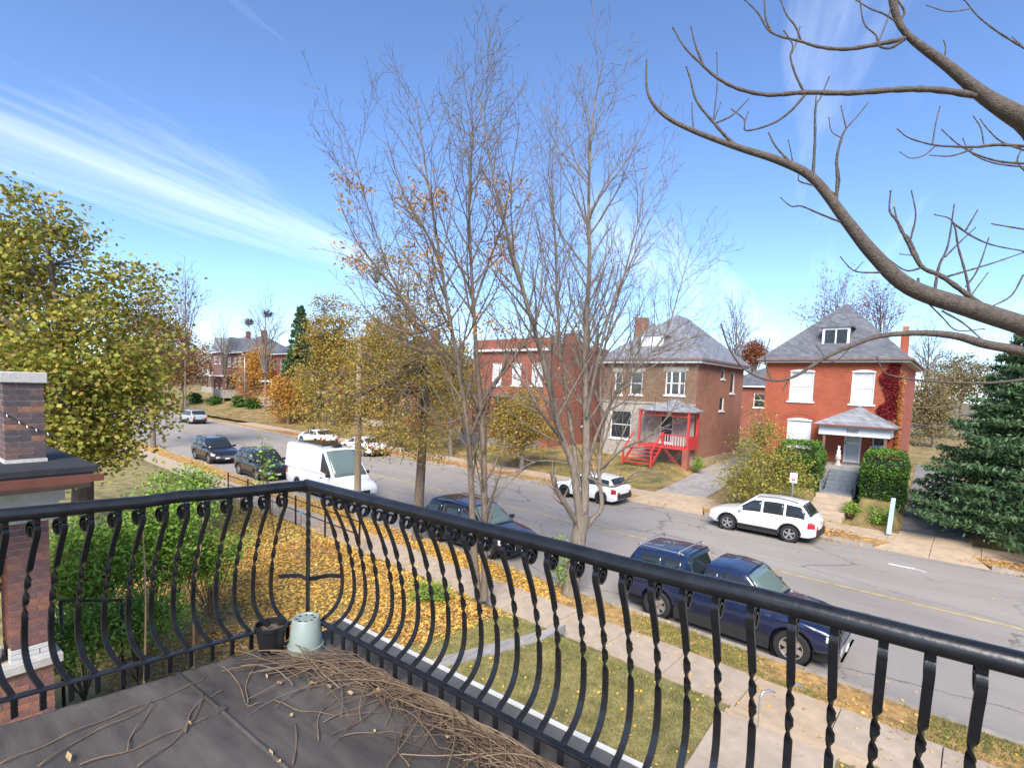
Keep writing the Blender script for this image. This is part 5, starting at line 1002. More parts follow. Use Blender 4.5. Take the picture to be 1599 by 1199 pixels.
M['leaf_creeper'] = mat_island('creeper_leaves', [(0.50,0.17,0.05),(0.60,0.27,0.08),(0.40,0.10,0.04),(0.55,0.32,0.12)])
M['leaf_wine'] = mat_island('wine_red_creeper', [(0.20,0.018,0.022),(0.28,0.03,0.03),(0.15,0.015,0.02)], 0.6, 0.1)
M['leaf_tan'] = mat_island('tan_brush', [(0.30,0.22,0.11),(0.22,0.19,0.08),(0.38,0.28,0.14),(0.16,0.16,0.06)])
leaves_on(t2, B2, tip2, 2400, 0.095, M['leaf_orange'], lambda p: 520 < pixel_of(p)[0] < 830 and 255 < pixel_of(p)[1] < 520 and (math.sin(pixel_of(p)[0]*0.05)+math.cos(pixel_of(p)[1]*0.06+1) > 0.2), 0.07)
leaves_on(t1, B1, tip1, 90, 0.08, M['leaf_orange'], lambda p: pixel_of(p)[1] > 560 and pixel_of(p)[0] < 900, 0.05)
# crowns grown towards points inside lobes
def lobe_tree(name, label, base, fork, lobes, nprim, nsec, nleaf, size, lm, bark, r0=0.2, spread=0.35, cat='tree', group=None, twig=0.012, droop=0.0, crown_name='crown', aspect=0.6):
    base = np.array(base, float); fork = np.array(fork, float); root = empty(name, tuple(base)); tag(root, label, cat, group)
    polys = [(stem([base-base, (fork-base)*0.5+rng.normal(0, 0.04, 3), fork-base], 5), np.linspace(r0, r0*0.7, 11))]; ends = []; w_ = np.array([np.prod(l[1]) for l in lobes]); w_ = w_/w_.sum()
    tall = max(l[0][2]+l[1][2] for l in lobes)
    prim = []
    for k in range(nprim):
        l = lobes[int(rng.choice(len(lobes), p=w_))]; v = nrm(rng.normal(0, 1, 3)); tg = np.array(l[0])+v*np.array(l[1])*rng.uniform(0.55, 0.98)
        mid = fork*0.45+tg*0.55+UP*(0.12*np.linalg.norm(tg-fork))*(1-2*droop)+rng.normal(0, 0.12, 3); st = fork+(np.array([0,0,1.0])*rng.uniform(-0.25, 0.5)*np.linalg.norm(fork-base)*0.5)
        P = stem([st, mid, tg], 6); prim.append(P); polys.append((P-base, np.linspace(r0*(0.42 if droop == 0 else 0.20), twig, len(P))))
    for k in range(nsec):
        l = lobes[int(rng.choice(len(lobes), p=w_))]; v = nrm(rng.normal(0, 1, 3)); tg = np.array(l[0])+v*np.array(l[1])*(rng.random()**0.4)
        best = min(((np.linalg.norm(P[i]-tg), pi, i) for pi, P in enumerate(prim) for i in (4, 7, 10) if i < len(P)), key=lambda q: q[0]); q = prim[best[1]][best[2]]
        P = stem([q, (q+tg)/2+rng.normal(0, 0.1*best[0], 3)+UP*0.1*best[0], tg], 3); polys.append((P-base, np.linspace(twig*1.3, twig*0.35, len(P)))); ends.append(P)
    tr_ = link('trunk', tubes_mesh('trunk', polys), bark, root)
    if nleaf:
        E = np.array([e[-1] for e in ends]); E2 = np.array([e[len(e)//2] for e in ends]); per = max(1, nleaf//(2*len(E)))
        C = np.concatenate([np.repeat(E, per, 0), np.repeat(E*0.6+E2*0.4, per, 0)]); C = C+rng.normal(0, 1, C.shape)*np.array([spread, spread, spread*0.62])
        link(crown_name, leaf_mesh(crown_name, C-base, size, aspect=aspect, droop=droop*0.5), lm, root)
    return root
def PX(px, py, dep): return at_depth(px, py, dep)
def lob(px, py, dep, rx, ry, rd=None):         # lobe from its outline in the photo: half width, half height in pixels at a distance
    s_ = dep/F_PX; return (tuple(at_depth(px, py, dep)), (rx*s_*1.0 if rd is None else rd, rx*s_ if rd is None else rd, ry*s_))
# big leafy tree on the left
lobe_tree('leafy_tree', 'large leafy tree turning green and gold beyond the brick pier', (-18.2, 4.2, 0.4), (-18.0, 4.3, 4.6), [lob(55,390,14.5,95,100), lob(195,470,15.0,72,60), lob(120,560,14,110,105), lob(250,450,16,30,40), lob(250,540,15.5,32,40), lob(215,600,14.2,62,95), lob(165,650,13.8,70,90), lob(60,680,13.2,110,90), lob(190,715,13.6,50,60), lob(-90,480,15,140,160), lob(-60,640,14,100,120)], 46, 800, 54000, 0.122, M['leaf_green'], M['bark_dark'], 0.30, 0.30, aspect=0.85)
# tree with feathery yellow-brown foliage over the van
T3 = np.array([-14.5, 13.35, 0.1]); d3 = float(np.dot(T3-np.array([0,0,CAM_H]), CF))
lobe_tree('yellow_street_tree', 'street tree with drooping feathery yellow brown foliage beside the van', T3, at_depth(666, 600, d3), [lob(600,560,d3,75,85), lob(650,480,d3,60,70), lob(560,640,d3-1,90,50), lob(500,650,d3-1,55,40), lob(640,680,d3-1,85,50), lob(690,600,d3,55,80), lob(480,600,d3,40,40), lob(600,410,d3,45,45)], 46, 640, 21000, 0.095, M['leaf_olive'], M['bark'], 0.20, 0.22, droop=0.35, twig=0.009)
BG = [('rust_oak', 'rust brown oak behind the left leafy tree', 240, 535, 42, 72, 85, 9000, 0.17, 'leaf_rust', 700), ('gold_tree', 'tall gold and orange tree behind the utility pole', 520, 545, 62, 62, 88, 8000, 0.26, 'leaf_yellow', 660),
 ('orange_tree', 'small orange street tree before the distant brick houses', 405, 588, 88, 42, 50, 4500, 0.30, 'leaf_orange', 655), ('gold_tree', 'broad yellow tree behind the drooping street tree', 615, 560, 48, 75, 75, 8000, 0.22, 'leaf_yellow', 690),
 ('gold_tree', 'yellow green tree left of the flat roofed house', 705, 600, 43.5, 55, 75, 7000, 0.2, 'leaf_olive', 700), ('gold_tree', 'bright yellow tree in front of the flat roofed house', 815, 662, 37, 62, 58, 8000, 0.15, 'leaf_yellow', 725),
 ('amber_tree', 'small amber tree at the edge of the leaf covered lawn', 450, 622, 66, 38, 42, 3500, 0.24, 'leaf_orange', 668), ('far_oak', 'rusty far tree at the end of the street', 285, 575, 92, 40, 38, 4500, 0.34, 'leaf_rust', 640),
 ('rear_tree', 'orange tree showing between the two near houses', 1178, 552, 78, 22, 24, 2000, 0.3, 'leaf_red', 600), ('rear_tree', 'tan scrub tree beyond the right driveway', 1455, 640, 62, 45, 65, 6000, 0.24, 'leaf_tan', 720), ('rear_tree', 'grey brown thicket right of the red house', 1500, 590, 75, 60, 45, 4500, 0.3, 'leaf_tan', 690), ('rear_tree', 'olive tree far right behind the spruce', 1600, 600, 70, 60, 60, 3500, 0.3, 'leaf_olive', 700),
 ('rear_tree', 'brown tree behind the flat roofed house', 890, 545, 62, 50, 30, 2500, 0.25, 'leaf_rust', 640), ('rear_tree', 'distant green brown trees behind the hidden houses', 640, 555, 85, 90, 35, 4000, 0.35, 'leaf_tan', 640), ('far_oak', 'distant brown trees beyond the corner house', 330, 560, 150, 60, 25, 3000, 0.5, 'leaf_rust', 600), ('far_oak', 'far grey green trees left of the street end', 120, 580, 150, 150, 40, 6000, 0.6, 'leaf_tan', 660)]
for nm, lb, px, py, dep, rx, ry, nl_, sz, lm, gy in BG:
    gpt = at_depth(px, gy, dep); base = np.array([gpt[0], gpt[1], 0.1 if gpt[1] < 28 else max(0.1, float(far_z(gpt[0], gpt[1])))]); c = at_depth(px, py, dep); fk = base*0.45+c*0.55
    lobe_tree(nm, lb, base, fk, [lob(px-rx*0.3, py+ry*0.1, dep, rx*0.7, ry*0.8), lob(px+rx*0.4, py+ry*0.2, dep, rx*0.6, ry*0.6), lob(px, py-ry*0.35, dep, rx*0.6, ry*0.65)], 20, 190, int(nl_*1.9), sz, M[lm], M['bark_far'], 0.16+dep*0.001, 0.006*dep+0.15, twig=0.02)
# bare background trees
BARE2 = dict(BARE, seg=0.7, max=2, den=[0.9,1.5], ratio=[0.45,0.5], lmax=[6,3], r=[0.06,0.025], rmin=0.014, ang=[0.6,0.7])
for nm, lb, px, gy, top, dep, wd, lv in (('far_bare_tree', 'thin bare tree behind the brown house roof', 1150, 640, 478, 60, 32, None), ('far_bare_tree', 'bare tree with red brown leaf remnants left behind the red house gable', 1305, 640, 450, 66, 55, 'leaf_red'), ('far_bare_tree', 'bare tree with red brown leaf remnants right behind the red house gable', 1375, 640, 452, 66, 45, 'leaf_red'),
  ('nest_tree', 'bare tree holding two dark nests by the far houses', 415, 655, 470, 80, 45, None), ('far_bare_tree', 'bare crown rising right of the leafy left tree', 290, 640, 425, 88, 40, None), ('far_bare_tree', 'pale bare tree left of the gold tree', 350, 640, 505, 95, 20, None), ('far_bare_tree', 'thin bare tree right of the red house chimney', 1450, 640, 520, 70, 40, None)):
    gpt = at_depth(px, gy, dep); base = np.array([gpt[0], gpt[1], max(0.1, float(far_z(gpt[0], gpt[1])) if gpt[1] > 28 else 0.1)]); stems = []
    for k in range(7):
        xx = px+wd*(k-3)/3*0.8; stems.append((stem([base if k == 3 else at_depth(px+(xx-px)*0.1, gy*0.5+top*0.5+20, dep), at_depth(px+(xx-px)*0.45, (gy+2*top)/3, dep+rng.uniform(-2,2)), at_depth(xx, top+abs(k-3)*12+rng.uniform(0,10), dep+rng.uniform(-3,3))], 6), 0.16 if k == 3 else 0.09, 0.02))
    t_, tp = stem_tree(nm, lb, base, stems, BARE2, M['bark_far'], None, 0.3)
    if lv: leaves_on(t_, base, tp, 1500, 0.22, M[lv], spread=0.25)
    if nm == 'nest_tree':
        for (nx_, ny_) in ((419,490),(390,503)):
            q = at_depth(nx_, ny_, dep)-base; b = MB()
            for k in range(70):
                v = nrm(rng.normal(0, 1, 3))*np.array([0.5,0.5,0.35]); u_ = nrm(rng.normal(0, 1, 3))*0.45; b.tube([q+v-u_, q+v+u_], 0.03, 3, False)
            b.build('nest', M['bark_dark'], t_, fix=False)
# conifers
def conifer(name, label, base, h, rb, n, size, lm, m_b):
    base = np.array(base, float); root = empty(name, tuple(base)); tag(root, label, 'tree'); polys = [(np.array([[0,0,0],[0,0,h*0.5],[0,0,h]]), np.array([0.2,0.12,0.02]))]; C = []
    for k in range(n):
        z = h*(0.075+0.905*(k/n)**1.15); r_ = rb*(1-z/h)**0.8*rng.uniform(0.8, 1.12)+0.12; a = k*2.399+rng.normal(0, 0.2); dv_ = np.array([math.cos(a), math.sin(a), 0])
        P = stem([np.array([0,0,z]), dv_*r_*0.55+UP*(z-0.06*r_), dv_*r_+UP*(z-0.10*r_+0.06*r_)], 4); polys.append((P, np.linspace(0.03, 0.008, len(P))))
        m_ = int(105*r_+30); t = rng.uniform(0.15, 1.0, m_)**0.7; i = t*(len(P)-1); i0 = np.minimum(i.astype(int), len(P)-2); q = P[i0]+(P[i0+1]-P[i0])*(i-i0)[:, None]
        side = np.array([-dv_[1], dv_[0], 0]); q = q+side*(rng.normal(0, 1, m_)*0.26*r_*(1.15-t)**0.6)[:, None]+UP*rng.normal(-0.03, 0.07, m_)[:, None]; C.append(q)
    link('trunk', tubes_mesh('trunk', polys), m_b, root); link('needles', leaf_mesh('needles', np.vstack(C), size, flat=0.1, aspect=0.33, droop=0.25), lm, root); return root
sp_ = at_y(1628, 815, 30.0); conifer('spruce_tree', 'large dark green spruce filling the right edge beside the driveway', (sp_[0], 30.5, 0.15), 10.8, 4.9, 230, 0.21, M['leaf_spruce'], M['bark_dark'])
q = at_depth(470, 655, 72); conifer('far_pine', 'dark evergreen between the orange tree and the gold tree', (q[0], q[1], 1.0), 15, 3.6, 90, 0.6, M['leaf_spruce'], M['bark_dark'])
# foreground limbs of a tree standing right of the balcony
FT = np.array([3.3, 8.6, 0.4]); D0 = 4.6
ft = empty('overhanging_tree', tuple(FT)); tag(ft, 'dark bare limbs with stubby twigs reaching in from the right over the balcony', 'tree')
top = FT+np.array([0.2, -0.2, 11.0]); ftp = stem([FT, FT+np.array([0.05,0,4.5]), FT+np.array([0.0,-0.1,8]), top], 6); TH = [(ftp-FT, np.linspace(0.30, 0.12, len(ftp)))]
def limb(par, r0, r1, pts, knob=True, dep=D0):
    P = stem(DP(dep, *pts), 6); rad = np.linspace(r0, r1, len(P))
    rad = rad*(1+0.12*np.sin(np.arange(len(P))*2.1+r0*300)*(r0 < 0.03)); TH.append((P-FT, rad))
    if knob and r1 < 0.012: TH.append((np.array([P[-1]-(P[-1]-P[-2])*0.2, P[-1]+(P[-1]-P[-2])*0.3])-FT, np.array([r1*1.7, r1*1.2])))
def fr(p): return tuple(p)
jA, jB = FT+np.array([0.0,-0.1,8.2]), FT+np.array([0.0,-0.05,6.0])
for J, pts, r0, r1 in ((jA, [(1720,262,0.3),(1599,188),(1540,152),(1480,103),(1421,58),(1400,25),(1392,-20)], 0.105, 0.034), (jB, [(1750,560,0.4),(1599,509,0.1),(1513,481),(1420,448),(1364,397),(1322,345),(1271,280),(1219,252),(1154,231),(1084,205),(1037,180),(1012,145),(1010,93)], 0.092, 0.007), (jB+np.array([0,0,-0.3]), [(1760,585,0.2),(1599,549),(1537,537),(1495,525),(1439,520),(1373,525),(1327,541),(1290,558),(1240,588),(1205,594),(1165,578),(1140,545),(1126,505)], 0.046, 0.008)):
    P = stem([J]+DP(D0, *pts), 6); TH.append((P-FT, np.interp(np.linspace(0, 1, len(P)), [0,0.22,0.5,0.75,1], [r0, r0*0.86, r0*0.45, r0*0.24, r1])))
Z7 = lambda *p: [(1000+x/2.142, y/2.142) for x, y in p]
for r0, r1, pts in ((0.038,0.008,Z7((1150,325),(1000,302),(870,300),(700,312),(550,310),(430,318),(330,298),(260,262),(210,220),(150,160),(110,95))), (0.030,0.008,Z7((885,130),(800,148),(690,165),(600,158),(540,140),(440,110),(395,45),(350,0))), (0.016,0.007,Z7((210,215),(185,150),(170,90))), (0.014,0.007,Z7((548,308),(520,250),(503,190),(510,150),(482,105))), (0.010,0.006,Z7((508,180),(525,140),(535,92))), (0.016,0.007,Z7((552,318),(500,375),(440,415),(355,437),(348,400),(305,365))), (0.009,0.006,Z7((350,410),(362,375))),
  (0.012,0.007,Z7((540,140),(520,90),(490,50),(470,0))), (0.014,0.007,Z7((440,110),(420,60),(416,0))), (0.020,0.007,Z7((885,130),(840,160),(800,155),(790,120),(750,80),(735,0))), (0.016,0.007,Z7((880,90),(820,50),(770,30),(720,0))), (0.010,0.006,Z7((800,140),(830,60),(842,0))), (0.018,0.010,Z7((870,70),(885,40),(860,0))), (0.010,0.006,Z7((1018,195),(1022,160),(1015,135))),
  (0.022,0.008,Z7((330,495),(290,460),(250,415),(190,340),(168,265),(155,225))), (0.010,0.006,Z7((245,410),(258,290),(257,180))), (0.012,0.006,Z7((255,412),(310,385),(362,333))), (0.012,0.006,Z7((180,438),(110,400),(60,360))), (0.010,0.006,Z7((180,435),(175,390),(174,345))), (0.010,0.006,Z7((250,400),(270,345))), (0.018,0.007,Z7((578,598),(585,470),(587,360),(605,325),(632,260))), (0.010,0.006,Z7((587,350),(590,310))), (0.020,0.007,Z7((655,680),(660,600),(658,530),(675,460),(690,430),(730,385),(762,345))), (0.010,0.006,Z7((690,432),(680,390),(672,355))), (0.009,0.006,Z7((672,462),(640,440),(632,395))), (0.010,0.006,Z7((660,655),(668,600),(657,530))),
  (0.016,0.007,Z7((515,555),(480,520),(450,485),(430,445))), (0.009,0.006,Z7((512,552),(505,510),(496,470))), (0.014,0.007,Z7((655,650),(600,625),(535,608),(530,585))), (0.014,0.006,Z7((668,742),(600,715),(540,690),(505,690),(470,662))), (0.014,0.006,Z7((850,908),(780,912),(715,905),(670,860))), (0.009,0.006,Z7((745,808),(743,770))), (0.009,0.006,Z7((720,905),(745,878))),
  (0.034,0.008,Z7((1180,1050),(1100,990),(1010,925),(940,890),(890,800),(860,740),(835,705),(838,640))), (0.018,0.007,Z7((940,890),(900,800),(870,770),(850,695))), (0.012,0.006,Z7((905,800),(922,720),(908,640))), (0.018,0.007,Z7((985,975),(1000,890),(1030,820),(1050,690))), (0.016,0.007,Z7((1105,1000),(1090,920),(1065,830),(1045,740),(985,718))), (0.014,0.006,Z7((1010,930),(1080,910),(1180,880),(1282,845))), (0.014,0.007,Z7((1045,745),(1110,790),(1180,820),(1282,840))), (0.012,0.006,Z7((1020,860),(1080,800),(1122,762))), (0.012,0.006,Z7((1090,770),(1128,705))), (0.012,0.006,Z7((1090,960),(1130,900),(1165,800))), (0.010,0.006,Z7((1110,985),(1162,915))), (0.014,0.006,Z7((945,895),(890,905),(835,870))), (0.010,0.006,Z7((945,900),(920,860),(870,850))), (0.014,0.006,Z7((930,930),(940,985),(1010,1060),(1060,1105),(1150,1100))), (0.016,0.007,Z7((1282,920),(1240,990),(1165,1030))), (0.014,0.007,Z7((1010,1040),(1080,1080),(1150,1140),(1200,1160))),
  (0.020,0.007,Z7((1290,490),(1200,485),(1120,492),(1040,490),(980,485),(900,462),(860,432))), (0.016,0.007,Z7((1290,548),(1200,540),(1120,515),(1060,480),(1010,435))), (0.010,0.006,Z7((978,482),(990,410),(1003,358))), (0.010,0.006,Z7((1150,487),(1140,430),(1115,390))), (0.014,0.006,Z7((1290,505),(1210,475),(1165,435),(1138,400))), (0.010,0.006,Z7((985,490),(950,520),(905,530),(870,510))), (0.012,0.006,Z7((1110,500),(1040,522),(970,520))), (0.012,0.006,Z7((1290,560),(1180,545),(1105,510),(1080,465))), (0.016,0.008,Z7((1290,165),(1200,110),(1130,55),(1085,0))), (0.010,0.006,Z7((1100,32),(1030,40),(960,20))), (0.010,0.006,Z7((1282,160),(1245,125))), (0.012,0.007,Z7((1290,768),(1180,750))), (0.012,0.006,Z7((1290,575),(1262,540),(1275,500))), (0.012,0.006,[(1205,594),(1195,560),(1203,530)]), (0.009,0.005,[(1232,592),(1222,610)]), (0.010,0.006,[(1330,541),(1300,565),(1275,540)]), (0.016,0.008,[(1620,590),(1540,598),(1450,595),(1400,588),(1380,580),(1370,558)])):
    limb(None, r0*0.72, r1*0.72, pts)
link('trunk', tubes_mesh('trunk', TH), M['bark_limb'], ft)
# ------------------------------------------------------------------ hedges, shrubs, creepers
def hedge(name, label, x0, x1, y0, y1, z0, z1, n, yaw=0.0):
    c = np.array([(x0+x1)/2, (y0+y1)/2, z0]); root = empty(name, tuple(c), yaw); tag(root, label, 'hedge', 'clipped hedges before the red house'); hx, hy, h = (x1-x0)/2, (y1-y0)/2, z1-z0
    def surf(m_, off):
        u = rng.uniform(-1, 1, (m_, 3)); f = rng.integers(0, 5, m_); p = u.copy(); p[:, 2] = (u[:, 2]+1)/2
        p[f == 0, 0] = 1; p[f == 1, 0] = -1; p[f == 2, 1] = -1; p[f == 3, 1] = 1; p[f == 4, 2] = 1
        q = p*np.array([hx, hy, 1.0]); q[:, 2] = p[:, 2]*h
        e = np.maximum(np.abs(p[:, 0]), np.abs(p[:, 1]))                       # round off the upper edges
        q[:, 2] -= (np.clip(e-0.72, 0, 1)/0.28)**2*0.22*h*(p[:, 2] > 0.75)
        lump = 0.10*np.sin(q[:, 0]*3.1+1)+0.10*np.sin(q[:, 2]*3.7+q[:, 1]*2.3); s_ = 1+off+lump*0.35; q[:, 0] *= s_; q[:, 1] *= s_; q[:, 2] *= 1+off*0.5
        return q+rng.normal(0, 0.05, q.shape), p
    b = MB(); b.box(-hx*0.86, hx*0.86, -hy*0.86, hy*0.86, 0.02, h*0.84); b.build('branches', mat('hedge_inside', (0.02,0.03,0.012), 0.95), root, bevel=0.2)  # one solid dark box fills the hedge behind the leaves
    q, p = surf(n, 0.0); link('foliage', leaf_mesh('foliage', q, 0.10), M['leaf_hedge'], root)
    q, p = surf(n, 0.03); q = q[(p[:, 2] > 0.82)]; link('top_foliage', leaf_mesh('top_foliage', q, 0.10), M['leaf_hedge_top'], root)  # lighter green leaves laid over the top of the hedge
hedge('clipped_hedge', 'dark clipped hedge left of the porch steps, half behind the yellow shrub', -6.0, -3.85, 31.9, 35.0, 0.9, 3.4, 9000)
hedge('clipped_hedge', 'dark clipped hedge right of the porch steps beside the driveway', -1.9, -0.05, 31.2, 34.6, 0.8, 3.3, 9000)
def shrub(name, label, base, lobes, n, size, lm, nprim=14, nsec=120, r0=0.05, spread=0.22, cat='shrub', group=None, aspect=0.6):
    base = np.array(base, float); return lobe_tree(name, label, base, base+np.array([0,0,0.35]), lobes, nprim, nsec, n, size, lm, M['bark'], r0, spread, cat, group, 0.008, aspect=aspect)
q = at_y(1190, 775, 29.6); shrub('yellowing_shrub', 'loose yellow green shrub by the left driveway and the parking sign', (q[0], 29.6, 0.3), [lob(1190,740,26,68,40), lob(1160,755,25.6,45,32), lob(1245,735,26,32,38), lob(1195,690,26.5,45,35), lob(1185,645,27,25,32)], 7500, 0.12, M['leaf_green'], 26, 260, 0.07, 0.22)
for (px, py, y_, w_, h_, lb) in ((1330,800,30.2,12,14,'small green weed clump right of the concrete steps'), (1375,815,29.4,22,22,'green weeds on the bank beside the blue plank'), (1090,735,36.4,8,22,'small dark shrub against the corner of the red porch')):
    q = at_y(px, py, y_); shrub('weed_clump', lb, (q[0], y_, float(far_z(q[0], y_))), [lob(px, py-h_*0.5, np.dot(q-np.array([0,0,6]), CF), w_, h_*0.6)], 900, 0.09, M['leaf_bright'], 8, 30, 0.015, 0.10, 'plant')
# bright shrubs in the garden next door
for k, (px, py, dep, rx, ry, n_, sz, lb) in enumerate(((140,880,9.5,70,80,7500,0.085,'leafy bright green shrub beside the brick column next door'), (235,850,10.5,65,75,7500,0.085,'bright green shrub in the middle of the garden next door'), (275,790,12.0,55,60,6000,0.085,'tall green shrub by the iron fence next door'), (130,985,8.3,60,45,5000,0.07,'low lime green shrub below the balcony edge at left'), (215,965,8.8,50,40,4000,0.07,'low ferny green plant below the left railing'), (330,870,11.2,35,45,3000,0.08,'small green shrub at the edge of the leaf covered bed'))):
    c = at_depth(px, py, dep); g0 = np.array([c[0], c[1], 0.42]); s_ = dep/F_PX
    zc = max(c[2], 0.42+ry*s_*0.9); c[2] = zc
    shrub('garden_shrub', lb, g0, [((c[0], c[1], zc), (rx*s_, rx*s_, ry*s_)), ((c[0]+0.35, c[1]+0.3, zc+0.3*ry*s_), (rx*s_*0.6, rx*s_*0.6, ry*s_*0.7)), ((c[0]-0.3, c[1]-0.2, zc-0.3*ry*s_), (rx*s_*0.9, rx*s_*0.9, ry*s_*0.6))], n_, sz, M['leaf_bright'], 16, 150, 0.03, 0.16, 'shrub', 'shrubs in the garden next door', 0.55)
for (px, py, n_, lb) in ((672,945,1500,'small green shrub among the fallen leaves in the yard'), (872,915,1100,'green shoots at the foot of the large bare tree'), (410,745,170,'young sapling with yellow leaves rising behind the railing corner')):
    q = at_z(px, py, 0.3); h_ = 0.5 if n_ == 1500 else (1.3 if n_ == 1100 else 0)
    if h_: shrub('small_shrub', lb, (q[0], q[1], 0.25), [((q[0], q[1], 0.3+h_*0.6), (0.45, 0.45, h_*0.6))], n_, 0.07, M['leaf_bright'], 9, 50, 0.012, 0.12)
    else:
        P = stem([at_z(428, 850, 0.3), at_depth(420, 790, 13.5), at_depth(410, 700, 13.4)], 6); shrub('sapling', lb, P[0], [(tuple(at_depth(412,730,13.4)), (0.32,0.32,0.75))], n_, 0.10, M['leaf_bright'], 7, 26, 0.018, 0.10)
def creeper(name, label, C, size, lm):
    c = np.mean(C, 0); root = empty(name, tuple(c)); tag(root, label, 'creeper'); link('leaves', leaf_mesh('leaves', C-c, size, 0.1), lm, root)
    P = [(np.array([C[rng.integers(len(C))], C[rng.integers(len(C))]])*np.array([1,1,1])-c, np.array([0.01, 0.006])) for _ in range(6)]
def hp_(x, y, z): return np.array([-4.30+x*math.cos(HR)-y*math.sin(HR), 37.2+x*math.sin(HR)+y*math.cos(HR), z])
C = np.array([hp_(3.55+rng.normal(0.06,0.05), rng.uniform(-0.05,1.2)**1.0 if rng.random() < 0.6 else rng.uniform(-0.12,0.0), rng.uniform(1.6, 7.6)*1.0) for _ in range(3600)]); creeper('wall_creeper', 'orange autumn creeper climbing the right corner of the red house', C, 0.13, M['leaf_creeper'])
C = np.array([hp_(rng.uniform(1.95,3.5), -0.05-abs(rng.normal(0,0.03)), z_) for z_ in rng.uniform(4.9, 8.0, 5200) if True]); xx = C[:, 0]; keep = (np.sin(C[:, 0]*4.1)+np.sin(C[:, 2]*3.3+C[:, 0]*2)+0.9*(C[:, 0]+2.2)*1.2 > 0.7); wo = [hp_(ops_[0]-0.15, 0, 0)[0] for ops_ in []]
xw0, xw1 = op3(1330,1366.5,580,631)[:2]; loc_x = C[:, 0]+4.30; keep &= ~((loc_x > xw0-0.15) & (loc_x < xw1+0.05)); creeper('wall_creeper', 'wine red creeper on the brick right of the upper window of the red house', C[keep], 0.13, M['leaf_wine'])
# ------------------------------------------------------------------ leaf litter and grass
def scatter(name, label, region, n, size, m, cat='leaves', zf=None, keep=None):
    u0, u1, v0, v1 = region; u = rng.uniform(u0, u1, n); v = rng.uniform(v0, v1, n)
    if keep is not None: k = keep(u, v); u, v = u[k], v[k]
    x = u*CA+v*SA; y = -u*SA+v*CA; z = zf(u, v, x, y) if zf else np.full(len(u), 0.12)
    C = np.stack([x, y, z+rng.uniform(0.004, 0.03, len(u))], -1); o = link(name, leaf_mesh(name, C, size, flat=2.2, aspect=0.75), m); tag(o, label, cat, kind='stuff'); return o
def pn(u, v, s_=1.0, ph=0.0): return np.sin(u*0.9*s_+ph)+np.sin(v*1.7*s_+u*0.6*s_+ph*2)+0.7*np.sin(u*2.3*s_-v*1.1*s_+ph)
nz_ = lambda u, v, x, y: near_z(u, v)
def zcomb(u, v, x, y): return np.where(v < V_SW0, near_z(u, v), np.where(v < V_SW1, 0.15, np.where(v < V_C0-0.16, 0.11, np.where(v < V_C0, 0.13, 0.0))))
scatter('yellow_leaf_carpet', 'thick carpet of yellow fallen leaves under the yard trees', (-24,-8.3,5.0,V_C0-0.1), 36000, 0.085, M['yellow_litter'], zf=zcomb, keep=lambda u, v: (pn(u, v)*0.35+rng.normal(0,0.5,len(u))-((v > V_SW0) & (v < V_SW1))*1.5+0.5 > 0))
scatter('brown_leaf_bed', 'brown and orange fallen leaves over the bed next door', (-17,-8.5,2.0,9.5), 26000, 0.075, M['brown_litter'], zf=nz_, keep=lambda u, v: pn(u, v, 0.8, 1.0)*0.3+rng.normal(0,0.5,len(u))+0.3 > 0)
scatter('verge_leaves', 'yellow and tan leaves along the near verge', (-60,8,V_SW1,V_C0+0.25), 15000, 0.075, M['yellow_litter'], zf=zcomb, keep=lambda u, v: (pn(u, v, 1.2, 2.0)*0.4+rng.normal(0,0.5,len(u))-(u > -8)*1.1 > 0))
scatter('lawn_leaves', 'scattered tan leaves on the lawn in front of the balcony', (-9,5,2.5,12.4), 1500, 0.06, M['yellow_litter'], zf=zcomb)
def zfar(u, v, x, y): return np.where(v < V_C1, 0.0, np.where(v < V_FS0, 0.12, np.where(v < V_FS1, 0.155, far_z(x, y))))
scatter('far_gutter_leaves', 'orange brown leaves drifted along the far kerb and verge', (-60,9,V_C1-0.35,V_FS0+0.25), 22000, 0.085, M['brown_litter'], zf=zfar, keep=lambda u, v: (pn(u, v, 1.1, 0.5)*0.4+rng.normal(0,0.6,len(u))-((u > -14.5) & (u < -9.8))*1.2-((u > -3.2) & (u < 1.0))*1.2-(v < V_C1-0.1)*0.4 > -0.1))
scatter('far_yard_leaves', 'brown leaves spread over the far banks and lawns', (-100,9,V_FS1,38), 36000, 0.11, M['brown_litter'], zf=zfar, keep=lambda u, v: pn(u, v, 0.7, 3.0)*0.4+rng.normal(0,0.6,len(u)) > 0.35)
scatter('road_leaves', 'stray leaves on the asphalt', (-40,6,V_C0+0.2,V_C1), 650, 0.07, M['brown_litter'])
def grass(name, label, region, n, h, m, zf, keep=None):
    u0, u1, v0, v1 = region; u = rng.uniform(u0, u1, n); v = rng.uniform(v0, v1, n)
    if keep is not None: k = keep(u, v); u, v = u[k], v[k]
    n = len(u); x = u*CA+v*SA; y = -u*SA+v*CA; z = zf(u, v, x, y)-0.005; a = rng.uniform(0, 6.283, n); hh_ = h*rng.uniform(0.5, 1.4, n); ln = rng.normal(0, 0.5, (n, 2))*hh_[:, None]; wv = 0.008
    B = np.stack([x, y, z], -1); wd = np.stack([np.cos(a)*wv, np.sin(a)*wv, np.zeros(n)], -1); T = B+np.stack([ln[:, 0], ln[:, 1], hh_], -1)
    V = np.stack([B-wd, B+wd, T], 1).reshape(-1, 3); o = link(name, mesh_np(name, V, np.arange(3*n).reshape(-1, 3)), m); tag(o, label, 'grass', kind='stuff')
nowalk = lambda u, v: ~((u > -2.9) & (u < -0.9) & (v < 9.6))
